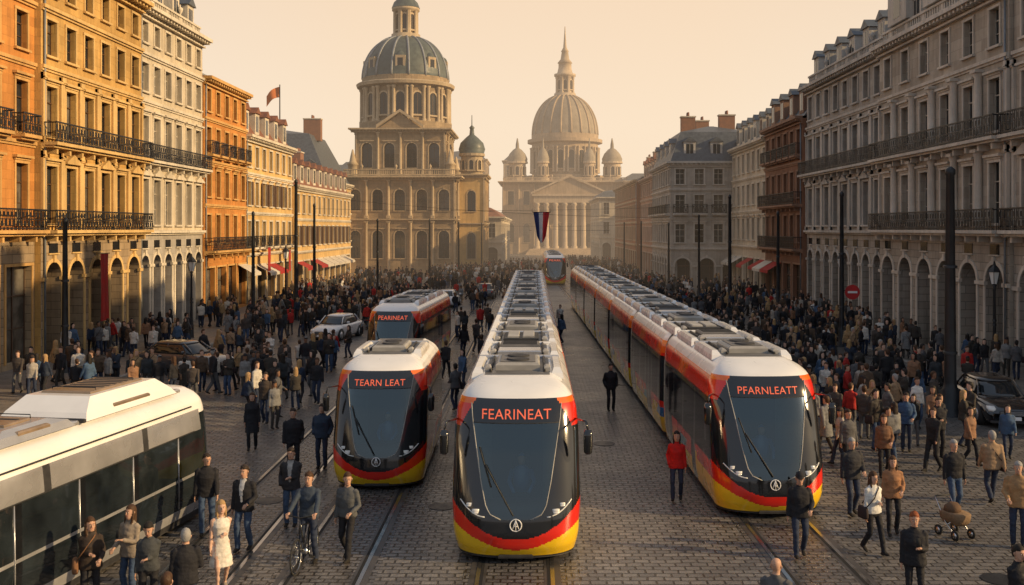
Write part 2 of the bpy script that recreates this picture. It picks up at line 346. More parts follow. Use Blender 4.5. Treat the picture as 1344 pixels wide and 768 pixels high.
def street_house(name,side,X,y0,y1,floors,wall,trim,roof='mansard',D=13,frame='frame_white',base=None,dorm=3,roofmat='slate',rh=3.0,chim=2,seed=1):
    rnd=random.Random(seed); mb=MB(); y0+=.015; y1-=.015
    F=Fr((X,y0,0),(0,1,0),(1,0,0) if side<0 else (-1,0,0)); L=y1-y0
    z=facade(mb,F,L,floors,wall,trim,frame=frame,rnd=rnd,base=base); body(mb,F,L,z,D,wall)
    if roof=='mansard': mansard(mb,F,L,z+.2,D,h1=rh,mat=roofmat,dorm=dorm,trim=trim)
    if roof=='gable': mansard(mb,F,L,z+.1,D,h1=.5,i1=.8,h2=rh,mat=roofmat)
    if roof=='parapet':
        parapet(mb,F,L,z,trim); mansard(mb,F,L,z+.15,D,h1=rh,i1=2.2,mat=roofmat,dorm=dorm,trim=trim)
    for i in range(chim):
        p=F.p(L*(i+.5)/chim+rnd.uniform(-1,1),0,-D*.45); chimney(mb,p.x,p.y,z+1.5,h=rh+1.2+rnd.random())
    q=F.p(.25,0,.09); mb.tube([(q.x,q.y,.2),(q.x,q.y,z-.3)],.055,'zinc',n=8)
    return mb,F,L,z
def FL(balc2='iron',balc3='iron',**k):
    bw=k.get('bw',2.4)
    return [dict(h=6.6,k='arcade',bw=k.get('abw',2.9),wh=5.0,str=.3),
     dict(h=4.4,bw=bw,ww=1.1,wh=2.9,sill=.35,ped=k.get('ped','alt'),balc=balc2,pil=k.get('pil',False)),
     dict(h=3.9,bw=bw,ww=1.1,wh=2.5,sill=.35,ped='flat',balc=balc3,pil=k.get('pil',False),br=k.get('br',(0,1))),
     dict(h=3.0,bw=bw,ww=1.05,wh=1.8,sill=.5,str=.2,cor=.7 if not k.get('top') else None)]+([dict(h=2.6,bw=bw,ww=.9,wh=1.3,sill=.6,cor=.8)] if k.get('top') else [])
# left side row
mb,F,L,z=street_house('a',-1,-24.7,34,49.3,[dict(h=6.6,k='shop',bw=3.0,str=.3),*FL(ped='flat',top=1,bw=2.6,balc3='each')[1:]],'st_orange','st_orange_t',seed=2,frame='frame_brown',base='st_base'); mb.obj('ochre_corner_building')
mb,F,L,z=street_house('b',-1,-24.4,49.3,62,FL(top=1,bw=2.1,pil=True,abw=2.5),'st_ochre','st_ochre_t',seed=3,frame='frame_brown',base='st_base',roof='parapet'); mb.obj('gold_stone_building')
mb,F,L,z=street_house('c',-1,-24.6,62,74,FL(top=1,bw=2.0,balc2=None,ped='tri',abw=2.0),'st_cream','st_cream_t',seed=4,base='st_grey',roof='parapet'); mb.obj('cream_arcade_building')
mb,F,L,z=street_house('d',-1,-24.5,74,85,[dict(h=5,k='shop',bw=3,awn=1,str=.3),dict(h=3.6,bw=2.2,ww=1,balc='iron'),dict(h=3.3,bw=2.2,ww=1,ped='flat'),dict(h=3.2,bw=2.2,ww=1,balc='each'),dict(h=2.8,bw=2.2,ww=.9,cor=.6)],'st_orange','st_orange_t',seed=5,roof='gable',roofmat='tile_roof',rh=1.6,frame='frame_brown'); mb.obj('orange_stucco_building')
mb,F,L,z=street_house('e',-1,-24.6,85,101.5,[dict(h=4.6,k='shop',bw=3.2,awn=1,str=.3),dict(h=3.6,bw=2.4,ww=1.05,balc='each'),dict(h=3.4,bw=2.4,ww=1.05,ped='flat',shut=1),dict(h=3,bw=2.4,ww=1,cor=.6)],'st_ochre_t','st_cream_t',seed=6,roof='mansard',roofmat='tile_roof',rh=2.0,chim=3); mb.obj('cream_shop_building')
mb,F,L,z=street_house('f',-1,-24.3,101.5,132,[dict(h=4.4,k='shop',bw=3.4,awn=1,str=.3),dict(h=3.4,bw=2.6,ww=1.05,shut=1),dict(h=3.2,bw=2.6,ww=1.05,cor=.5)],'st_ochre_t','st_cream_t',seed=7,roof='mansard',roofmat='tile_roof',rh=2.2,chim=4); mb.obj('low_ochre_building')
# right side row
mb,F,L,z=street_house('r0',1,22.2,30,46,FL(pil='col',bw=2.8,abw=3.1,top=1),'st_right','st_right_t',seed=11,base='st_base_r',roof='parapet'); mb.obj('corner_palace')
mb,F,L,z=street_house('r1',1,22.0,46,63.2,FL(pil='col',bw=2.7,abw=2.9,ped='flat'),'st_right','st_right_t',seed=12,base='st_base_r',roof='parapet',rh=2.6,dorm=3.4)
for u in (3,8.5,14): 
    P=[F.p(u-1.5,z+1.2,.1),F.p(u+1.5,z+1.2,.1),F.p(u+1.5,z+3.2,.1),F.p(u,z+4.4,.1),F.p(u-1.5,z+3.2,.1)]
    Q=[p-F.N*2 for p in P]; mb.add(P+Q,[(0,1,2,3,4),(2,3,8,7),(3,4,9,8),(4,0,5,9),(1,2,7,6),(0,1,6,5)],'st_right_t',False)
    mb.box(F,u-.55,u+.55,z+1.5,z+3.0,.05,.115,'window_glass')
mb.obj('balustraded_palace')
mb,F,L,z=street_house('r2',1,22.25,63.2,81,FL(balc2=None,bw=2.2,abw=2.2,ped='alt',pil=True),'st_grey','st_grey_t',seed=13,base='st_base_r',roof='parapet',rh=2.4,dorm=3); mb.obj('grey_arcade_building')
mb,F,L,z=street_house('r3',1,21.9,81,94,[dict(h=5,k='shop',bw=3,awn=1,str=.3),dict(h=3.7,bw=2.2,ww=1.1,balc='iron'),dict(h=3.6,bw=2.2,ww=1.1,balc='iron'),dict(h=3.4,bw=2.2,ww=1.1,balc='each',cor=.6)],'st_brown','st_brown_t',seed=14,roof='mansard',roofmat='slate',rh=1.8,chim=2); mb.obj('brown_building')
mb,F,L,z=street_house('r4',1,22.1,94,110.6,[dict(h=5,k='shop',bw=3,awn=1,str=.3),dict(h=3.6,bw=2.3,ww=1.1,ped='flat'),dict(h=3.4,bw=2.3,ww=1.1),dict(h=3.2,bw=2.3,ww=1.0,cor=.6)],'st_cream','st_cream_t',seed=15,roof='mansard',roofmat='slate',rh=2.0,chim=2); mb.obj('pale_building')
def block(mb,x0,x1,y0,y1,floors,wall,trim,z0=0,frame='frame_white',rnd=R):
    z=facade(mb,Fr((x0,y0,0),(1,0,0),(0,-1,0)),x1-x0,floors,wall,trim,z0=z0,ext=True,frame=frame,rnd=rnd)
    facade(mb,Fr((x1,y0,0),(0,1,0),(1,0,0)),y1-y0,floors,wall,trim,z0=z0,frame=frame,rnd=rnd)
    facade(mb,Fr((x0,y0,0),(0,1,0),(-1,0,0)),y1-y0,floors,wall,trim,z0=z0,frame=frame,rnd=rnd)
    mb.poly([(x0,y1,z0),(x1,y1,z0),(x1,y1,z),(x0,y1,z)],wall); mb.poly([(x0,y0,z+.01),(x1,y0,z+.01),(x1,y1,z+.01),(x0,y1,z+.01)],'zinc')
    return z
def hiproof(mb,x0,x1,y0,y1,z,h1,i1,h2,mat):
    a=[(x0,y0,z),(x1,y0,z),(x1,y1,z),(x0,y1,z)]; b=[(x0+i1,y0+i1,z+h1),(x1-i1,y0+i1,z+h1),(x1-i1,y1-i1,z+h1),(x0+i1,y1-i1,z+h1)]
    k=min(x1-x0,y1-y0)/2-.3; c=[(x0+k,y0+k,z+h1+h2),(x1-k,y0+k,z+h1+h2),(x1-k,y1-k,z+h1+h2),(x0+k,y1-k,z+h1+h2)]
    f=[]
    for o in (0,4):
        for i in range(4): f.append((o+i,o+(i+1)%4,o+4+(i+1)%4,o+4+i))
    mb.add(a+b+c,f+[(8,9,10,11)],mat,False)
mb=MB(); fl=[dict(h=4.6,k='arcade',bw=2.6,wh=3.4,str=.2,d=.8),dict(h=3.4,bw=2.2,ww=1.05,ped='flat'),dict(h=3.2,bw=2.2,ww=1.05,balc='each'),dict(h=2.8,bw=2.2,ww=1,cor=.5)]
z=block(mb,15.3,26,111,128,fl,'st_grey','st_grey_t'); hiproof(mb,15.3,26,111,128,z+.2,3.4,1.3,1.0,'slate')
for x in (17.5,20.5,23.5): dormer(mb,Fr((0,111,0),(1,0,0),(0,-1,0)),x,z+.5,-.35,trim='st_grey_t')
for y in (114,118,122,126): dormer(mb,Fr((15.3,0,0),(0,1,0),(-1,0,0)),y,z+.5,-.35,trim='st_grey_t')
chimney(mb,18,116,z+3,h=2.6,w=1.6,l=1); chimney(mb,22.5,116,z+3,h=2.8,w=1.8,l=1); chimney(mb,21,124,z+3,h=3,w=1.6,l=1)
mb.obj('slate_mansard_building')
mb,F,L,z=street_house('r6',1,16.2,128,150,[dict(h=4.4,k='shop',bw=3,str=.3),dict(h=3.3,bw=2.4,ww=1.1),dict(h=3.2,bw=2.4,ww=1.1),dict(h=2.8,bw=2.4,ww=1,cor=.5)],'st_rose','st_rose_t',seed=16,roof='mansard',roofmat='tile_roof',rh=2,chim=3); mb.obj('rose_building')
mb,F,L,z=street_house('r7',1,15.6,150,190,[dict(h=4.4,k='shop',bw=3,str=.3),dict(h=3.4,bw=2.6,ww=1.1),dict(h=3.3,bw=2.6,ww=1.1),dict(h=2.8,bw=2.6,ww=1,cor=.5)],'st_brick','st_brick_t',seed=17,roof='gable',roofmat='slate',rh=2.4,chim=4); mb.obj('brick_terrace')
mb=MB(); z=block(mb,13.6,28,205,235,[dict(h=5,k='arcade',bw=3,wh=3.8,d=.8),dict(h=4,bw=3,ww=1.2),dict(h=4,bw=3,ww=1.2,cor=.6)],'st_cream','st_cream_t'); hiproof(mb,13.6,28,205,235,z+.2,1.2,1,1,'slate'); mb.obj('pale_corner_building')
mb=MB(); z=block(mb,-16,-5.6,176,236,[dict(h=4.4,k='arcade',bw=3,wh=3.4,d=.8),dict(h=4.2,bw=3,ww=1.2,cor=.6)],'st_cream','st_cream_t'); hiproof(mb,-16,-5.6,176,236,z+.2,1.6,2,.6,'tile_roof'); mb.obj('low_cream_building')
mb=MB(); z=block(mb,-48,-27.5,133,150,[dict(h=5,bw=3,ww=1.1),dict(h=4,bw=3,ww=1.1),dict(h=4,bw=3,ww=1.1,cor=.6)],'st_ochre_t','st_cream_t'); hiproof(mb,-48,-27.5,133,150,z+.2,6.5,3.2,1,'slate')
for x in (-45,-41,-37,-33,-30): dormer(mb,Fr((0,133,0),(1,0,0),(0,-1,0)),x,z+.6,-.5)
chimney(mb,-31,140,z+6,h=3,w=2.4,l=1.2); mb.obj('slate_roof_building')
mb=MB(); mb.tube([(-34,133.5,13),(-34,133.5,26)],[.12,.07],'iron_pole')
V=[];Fc=[]
for i in range(9):
    for j in range(5):
        V.append((-34-.05-i*.22,133.5+.15*math.sin(i*.9+j*.3),25.7-j*.35-.02*i*i))
for i in range(8):
    for j in range(4): a=i*5+j; Fc.append((a,a+1,a+6,a+5))
mb.add(V,Fc,'flag_orange'); mb.obj('flagpole')
for k,(x0,x1,y0,y1,h,w) in enumerate([(-22,-12,250,270,24,'st_basil'),(-40,-24,200,240,18,'st_cream'),(-9,-3,300,320,27,'st_basil_t'),(24,50,260,300,19,'st_basil'),(-70,-40,240,280,20,'st_rose'),(34,60,180,230,15,'st_cream'),(-60,-30,320,350,22,'st_basil')]):
    mb=MB(); z=block(mb,x0,x1,y0,y1,[dict(h=h/5,bw=3.4,ww=1.3)]*4+[dict(h=h/5,bw=3.4,ww=1.2,cor=.5)],w,'st_basil_t'); hiproof(mb,x0,x1,y0,y1,z+.2,2,2,.5,'slate'); mb.obj('distant_building')
# ---------------------------------------------------------------- domed church
def ring_windows(mb,c,r,z0,z1,n,wd,trim,glass='window_glass_deep',col=True,a0=0):
    for i in range(n):
        a=a0+2*math.pi*i/n; N=Vector((math.cos(a),math.sin(a),0)); U=Vector((-N.y,N.x,0))
        F=Fr(Vector(c)+N*r,U,N); K=8; zt=z1-wd/2
        pts=[(-wd/2,z0),(wd/2,z0)]+[(wd/2*math.cos(math.pi*k/K),zt+wd/2*math.sin(math.pi*k/K)) for k in range(K+1)]
        mb.poly([F.p(u,v,.03) for u,v in pts],glass)
        for k in range(K):
            c0,s0=math.cos(math.pi*k/K),math.sin(math.pi*k/K); c1,s1=math.cos(math.pi*(k+1)/K),math.sin(math.pi*(k+1)/K)
            ri,ro=wd/2,wd/2+.25
            mb.poly([F.p(ri*c0,zt+ri*s0,.15),F.p(ri*c1,zt+ri*s1,.15),F.p(ro*c1,zt+ro*s1,.15),F.p(ro*c0,zt+ro*s0,.15)],trim)
            mb.poly([F.p(ri*c0,zt+ri*s0,.15),F.p(ri*c1,zt+ri*s1,.15),F.p(ri*c1,zt+ri*s1,0),F.p(ri*c0,zt+ri*s0,0)],trim)
        for sg in (-1,1):
            mb.box(F,min(sg*wd/2,sg*(wd/2+.25)),max(sg*wd/2,sg*(wd/2+.25)),z0,zt,-.1,.15,trim)
        mb.box(F,-.04,.04,z0,z1-.05,0,.07,'frame_brown'); mb.box(F,-wd/2-.4,wd/2+.4,z0-.25,z0,-.1,.3,trim)
        if col:
            a2=a+math.pi/n
            for da in (-.055,.055):
                x=c[0]+(r+.25)*math.cos(a2+da); y=c[1]+(r+.25)*math.sin(a2+da)
                mb.lathe((x,y,0),[(.36,z0-1),(.36,z0-.7),(.28,z0-.6),(.25,z1+.6),(.38,z1+.8),(.38,z1+1)],10,trim)
def dome(mb,c,r,h,mat,ribmat,nr=16,seg=48,rw=.22,top=.16,e=1.0):
    prof=[]
    for k in range(15):
        t=k/14*(math.pi/2-top); prof.append((r*math.cos(t)**e,h*math.sin(t)/math.sin(math.pi/2-top)))
    mb.lathe(c,prof,seg,mat)
    for i in range(nr):
        a=2*math.pi*(i+.5)/nr
        mb.tube([(c[0]+(q+.03)*math.cos(a),c[1]+(q+.03)*math.sin(a),c[2]+z) for q,z in prof],[rw]*15,ribmat,n=6)
    return prof[-1][0]
mb=MB(); ch='st_church'; ct='st_church_t'
fl=[dict(h=8.2,bw=3.4,ww=1.6,wh=4.2,sill=2.2,arch=True,ped='flat',pil='col',str=.4,d=.7),dict(h=6.2,bw=3.4,ww=1.6,wh=3.2,sill=1.2,arch=True,pil='col',str=.5,cor=1.1,d=.7)]
block(mb,-28.5,-11.8,150,168,fl,ch,ct,frame='frame_brown')
fl=[dict(h=7.2,bw=3.4,ww=1.6,wh=3.8,sill=1.4,arch=True,pil='col',ped='flat',str=.5,cor=1.0,d=.7)]
parapet(mb,Fr((-28.5,150,0),(1,0,0),(0,-1,0)),16.7,14.5,ct,w=.5)
block(mb,-27.0,-13.4,151.3,166,fl,ch,ct,z0=14.52,frame='frame_brown')
def pedim(mb,x0,x1,y,z,h,d,mat,rel):
    c=(x0+x1)/2; P=[(x0,y,z),(x1,y,z),(c,y,z+h)]; Q=[(a,y+d,b) for a,_,b in P]
    mb.add(P+Q,[(0,1,2),(1,4,5,2),(0,2,5,3),(0,1,4,3)],mat,False)
    for s_,e_ in (((x0-.4,z),(c,z+h+.2)),((x1+.4,z),(c,z+h+.2))):
        mb.add([(s_[0],y-.5,s_[1]),(e_[0],y-.5,e_[1]),(e_[0],y-.5,e_[1]+.45),(s_[0],y-.5,s_[1]+.45),(s_[0],y+.3,s_[1]),(e_[0],y+.3,e_[1]),(e_[0],y+.3,e_[1]+.45),(s_[0],y+.3,s_[1]+.45)],[(0,1,2,3),(0,1,5,4),(3,2,6,7),(4,5,6,7),(0,3,7,4),(1,2,6,5)],rel,False)
pedim(mb,-23.4,-17,151.0,21.95,2.2,2.5,ch,ct)
C=(-20.3,158.5,0)
mb.lathe(C,[(7.3,21.8),(7.3,23.2),(6.7,23.3),(6.7,28.6),(7.4,28.8),(7.5,29.5),(6.9,29.6),(6.9,30.3)],48,ch,False); ring_windows(mb,C,6.7,24.2,27.6,16,1.3,ct,a0=-math.pi/2)
mb.lathe(C,[(7.65,28.85),(7.8,29.3),(7.6,29.45)],48,ct,False)
dome(mb,(C[0],C[1],30.2),6.8,6.9,'copper_slate','zinc',nr=16,rw=.17,e=.85)
for i in range(8):
    a=-math.pi/2+2*math.pi*i/8+.0; N=Vector((math.cos(a),math.sin(a),0)); U=Vector((-N.y,N.x,0)); F=Fr(Vector(C)+N*5.9,U,N)
    mb.box(F,-.75,.75,31.0,33.2,-1,.75,ct); mb.box(F,-.4,.4,31.4,32.8,.7,.77,'window_glass_deep'); mb.lathe(F.p(0,33.2,.0),[(.75,0),(.5,.5),(.05,.8)],10,'copper_slate')
L0=(C[0],C[1],36.9)
mb.lathe(L0,[(2.3,0),(2.3,.6),(1.9,.7),(1.5,.8),(1.5,4.2),(2.2,4.4),(2.2,4.8),(1.6,4.9),(1.3,5.8),(.6,6.6),(.5,7.4),(.25,8),(.1,10.5)],20,ct); ring_windows(mb,L0[:2]+(0,),1.52,38.2,40.6,8,.7,ct,a0=-math.pi/2)
mb.lathe((C[0],C[1],41.7),[(2.25,0),(1.9,.9),(1.1,1.7),(.55,2.4)],20,'copper_slate')
for x,y in ((-27.4,151),(-12.6,151),(-12.9,166.5)):
    mb.lathe((x,y,14.7),[(.7,0),(.7,1.6),(.9,1.7),(.5,2.2),(.35,3),(.1,4)],10,ct)
mb.obj('domed_church')
mb=MB(); fl=[dict(h=7.6,bw=3.8,ww=1.3,wh=4,sill=2,arch=True,pil=True,str=.3),dict(h=7.4,bw=3.8,ww=1.3,wh=3.2,sill=1.8,arch=True,pil=True,str=.4,cor=.6)]
block(mb,-11.7,-7.6,155,166,fl,'st_ochre_t','st_church_t',frame='frame_brown'); c=(-9.7,157.2,0)
mb.lathe(c,[(1.7,15.1),(1.7,18),(2.05,18.1),(2.05,18.5)],16,'st_church_t',False); ring_windows(mb,c,1.7,15.9,17.4,8,.6,'st_church_t',col=False,a0=-math.pi/2)
mb.lathe(c,[(1.9,18.5),(2.1,19.2),(1.8,20.2),(1.0,21),(.4,21.5),(.3,22.4),(.45,22.6),(.08,23),(.05,24.6)],20,'copper_slate'); mb.obj('bell_tower')
# ---------------------------------------------------------------- basilica
mb=MB(); B='st_basil'; T='st_basil_t'
fl=[dict(h=11,bw=4,ww=1.7,wh=5,sill=3,arch=True,pil='col',str=.5,ped='flat',d=.8),dict(h=8,bw=4,ww=1.6,wh=3.6,sill=2,pil='col',str=.6,cor=1.4,d=.8)]
block(mb,-8,25,264,292,fl,B,T,frame='frame_brown')
parapet(mb,Fr((-8,264,0),(1,0,0),(0,-1,0)),33,19.1,T,w=.6)
wbox(mb,0,18.6,254,264.1,0,1.6,T)
for i in range(6): wbox(mb,-1+.0-.2*i,19.6+.2*i,253.4-.5*i,254.1,0,1.5-.25*i,T)
for i in range(8):
    x=1+16.6*i/7; mb.lathe((x,255,1.6),[(.85,0),(.85,.5),(.66,.7),(.58,10.6),(.85,11.2),(.9,11.7)],14,T)
wbox(mb,.1,18.5,254.2,264.05,13.3,15.0,T); wbox(mb,-.3,18.9,253.8,264,15.0,15.5,T); pedim(mb,-.2,18.8,254.2,15.5,4.3,9,B,T)
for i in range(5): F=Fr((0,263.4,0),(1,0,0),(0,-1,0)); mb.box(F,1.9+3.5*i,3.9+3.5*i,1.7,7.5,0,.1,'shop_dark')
C=(8.8,277,0)
mb.lathe(C,[(11,19),(11,21.2),(9.2,21.4),(9.2,30),(10.4,30.3),(10.4,31.2),(9.3,31.3),(9.3,32.6)],48,B,False); ring_windows(mb,C,9.2,23,28,20,1.5,T,a0=-math.pi/2+.157)
dome(mb,(C[0],C[1],32.5),9.1,11.2,'dome_stone',B,nr=20,rw=.28,e=.9)
z=43.4; c=(C[0],C[1],0)
mb.lathe(c,[(3,z),(3,z+.8),(2.2,z+.9),(2.2,z+5.4),(3,z+5.6),(3,z+6.2),(2.2,z+6.3),(1.8,z+8),(1.8,z+9.2),(2.1,z+9.3),(1.2,z+10.4),(.9,z+12.4),(1.1,z+12.5),(.5,z+13.6),(.3,z+16),(.1,z+19.5)],20,T); ring_windows(mb,c,2.2,z+1.8,z+4.4,8,.9,T,a0=-math.pi/2)
for x,r,y in ((-4.3,2.5,268),(21.2,2.5,268),(2.6,1.5,266.5),(15,1.5,266.5)):
    mb.lathe((x,y,0),[(r*1.1,19),(r*1.1,20.3),(r*.9,20.4),(r*.9,24),(r*1.15,24.2),(r*1.1,24.7)],16,T,False); ring_windows(mb,(x,y,0),r*.9,21,23.3,8,r*.35,T,col=False,a0=-math.pi/2)
    mb.lathe((x,y,24.6),[(r*1.05,0),(r*1.1,.8),(r*.85,2.2),(r*.45,3.3),(r*.2,3.7),(r*.17,4.8),(r*.05,6.4)],18,'dome_stone')
mb.obj('domed_basilica')
# ---------------------------------------------------------------- ground
def sheet(name,pts,z,mat):
    mb=MB(); mb.poly([(x,y,z) for x,y in pts],mat); return mb.obj(name)
def setts(name,c1,c2,bw,rh,rot=0,rough=.5,mort=(.022,.02,.018),ms=.022):
    m,nt,b=newmat(name); tc=node(nt,'ShaderNodeTexCoord').outputs['Object']
    nz=node(nt,'ShaderNodeTexNoise'); nz.inputs['Scale'].default_value=1.1; nt.links.new(tc,nz.inputs['Vector'])
    va=node(nt,'ShaderNodeVectorMath',operation='MULTIPLY_ADD'); nt.links.new(nz.outputs['Color'],va.inputs[0]); va.inputs[1].default_value=(.12,.12,0); nt.links.new(tc,va.inputs[2])
    mp=node(nt,'ShaderNodeMapping'); mp.inputs['Rotation'].default_value=(0,0,rot); nt.links.new(va.outputs[0],mp.inputs['Vector'])
    br=node(nt,'ShaderNodeTexBrick'); nt.links.new(mp.outputs[0],br.inputs['Vector']); br.inputs['Scale'].default_value=1
    br.inputs['Brick Width'].default_value=bw; br.inputs['Row Height'].default_value=rh; br.inputs['Mortar Size'].default_value=ms; br.inputs['Mortar Smooth'].default_value=.5
    br.inputs['Color1'].default_value=(*c1,1); br.inputs['Color2'].default_value=(*c2,1); br.inputs['Mortar'].default_value=(*mort,1)
    f=ramp(nt,noise_(nt,tc,.22,5,.7),.35,.68); c=mixcol(nt,math_(nt,'MULTIPLY',f,.45),br.outputs['Color'],[x*.4 for x in c1])
    f2=ramp(nt,noise_(nt,tc,3,4,.7),.4,.75); c=mixcol(nt,math_(nt,'MULTIPLY',f2,.25),c,[x*.5 for x in c1])
    nt.links.new(c,b.inputs['Base Color'])
    rr=node(nt,'ShaderNodeMapRange'); nt.links.new(f,rr.inputs['Value']); rr.inputs['To Min'].default_value=rough*.65; rr.inputs['To Max'].default_value=rough*1.35; nt.links.new(rr.outputs['Result'],b.inputs['Roughness'])
    h=math_(nt,'ADD',math_(nt,'SUBTRACT',1.0,br.outputs['Fac']),math_(nt,'MULTIPLY',noise_(nt,tc,9,3),.6))
    bp=node(nt,'ShaderNodeBump'); bp.inputs['Strength'].default_value=1.0; bp.inputs['Distance'].default_value=.045; nt.links.new(h,bp.inputs['Height']); nt.links.new(bp.outputs['Normal'],b.inputs['Normal'])
setts('setts_grey',(.22,.205,.19),(.11,.103,.10),.32,.20,rough=.36); setts('setts_track',(.17,.16,.155),(.085,.081,.082),.28,.18,rough=.28)
setts('paving',(.27,.235,.20),(.18,.16,.138),.9,.6,rough=.5,ms=.014); simple('ground_far',(.12,.11,.1),.9,var=.3,vs=.05)
stone('kerbstone',(.3,.28,.25)); simple('rail_steel',(.38,.37,.36),.2,metal=.9,var=.2); simple('groove',(.008,.008,.008),.9)
simple('railbed',(.06,.056,.055),.45,var=.35,vs=2,bump=.3,bs=25)
sheet('ground',[(-1500,-300),(1500,-300),(1500,3000),(-1500,3000)],-.006,'ground_far')
sheet('cobbled_street',[(-40,-10),(40,-10),(40,262),(-40,262)],0,'setts_grey')
for nm,x0,x1 in (('pavement',-24.3,-18.5),('pavement',18.6,22.3)):
    mb=MB(); y1=132 if x0<0 else 110.5
    mb.box(WORLD,x0,x1,-.05,.13,-5,y1,'paving'); k0,k1=(x1,x1+.25) if x0<0 else (x0-.25,x0)
    mb.box(WORLD,k0+.002,k1,-.05,.134,-5,y1,'kerbstone'); mb.obj(nm)
def track(name,xa,xb,y0=-5,y1=200):
    mb=MB()
    def X(y): return xa+(xb-xa)*y/160
    def strip(o0,o1,z,m): mb.poly([(X(y0)+o0,y0,z),(X(y0)+o1,y0,z),(X(y1)+o1,y1,z),(X(y1)+o0,y1,z)],m)
    strip(-1.0,1.0,.004,'setts_track')
    for s_ in (-.72,.72):
        strip(s_-.16,s_+.16,.008,'railbed'); strip(s_-.04,s_+.04,.016,'rail_steel'); strip(s_+(.045 if s_<0 else -.105),s_+(.105 if s_<0 else -.045),.012,'groove')
    mb.obj(name)
track('tram_track',-.37,-.2); track('tram_track',5.95,3.1); track('tram_track',-3.95,-4.6); track('tram_track',-6.3,-8.0)
mb=MB()
for x,y in ((2.4,17.5),(-2.2,24),(8.9,19),(2.2,31),(-6.5,24.5)):
    mb.lathe((x,y,0),[(.34,.005),(.34,.012)],24,'iron_pole',False)
mb.obj('manhole_covers')
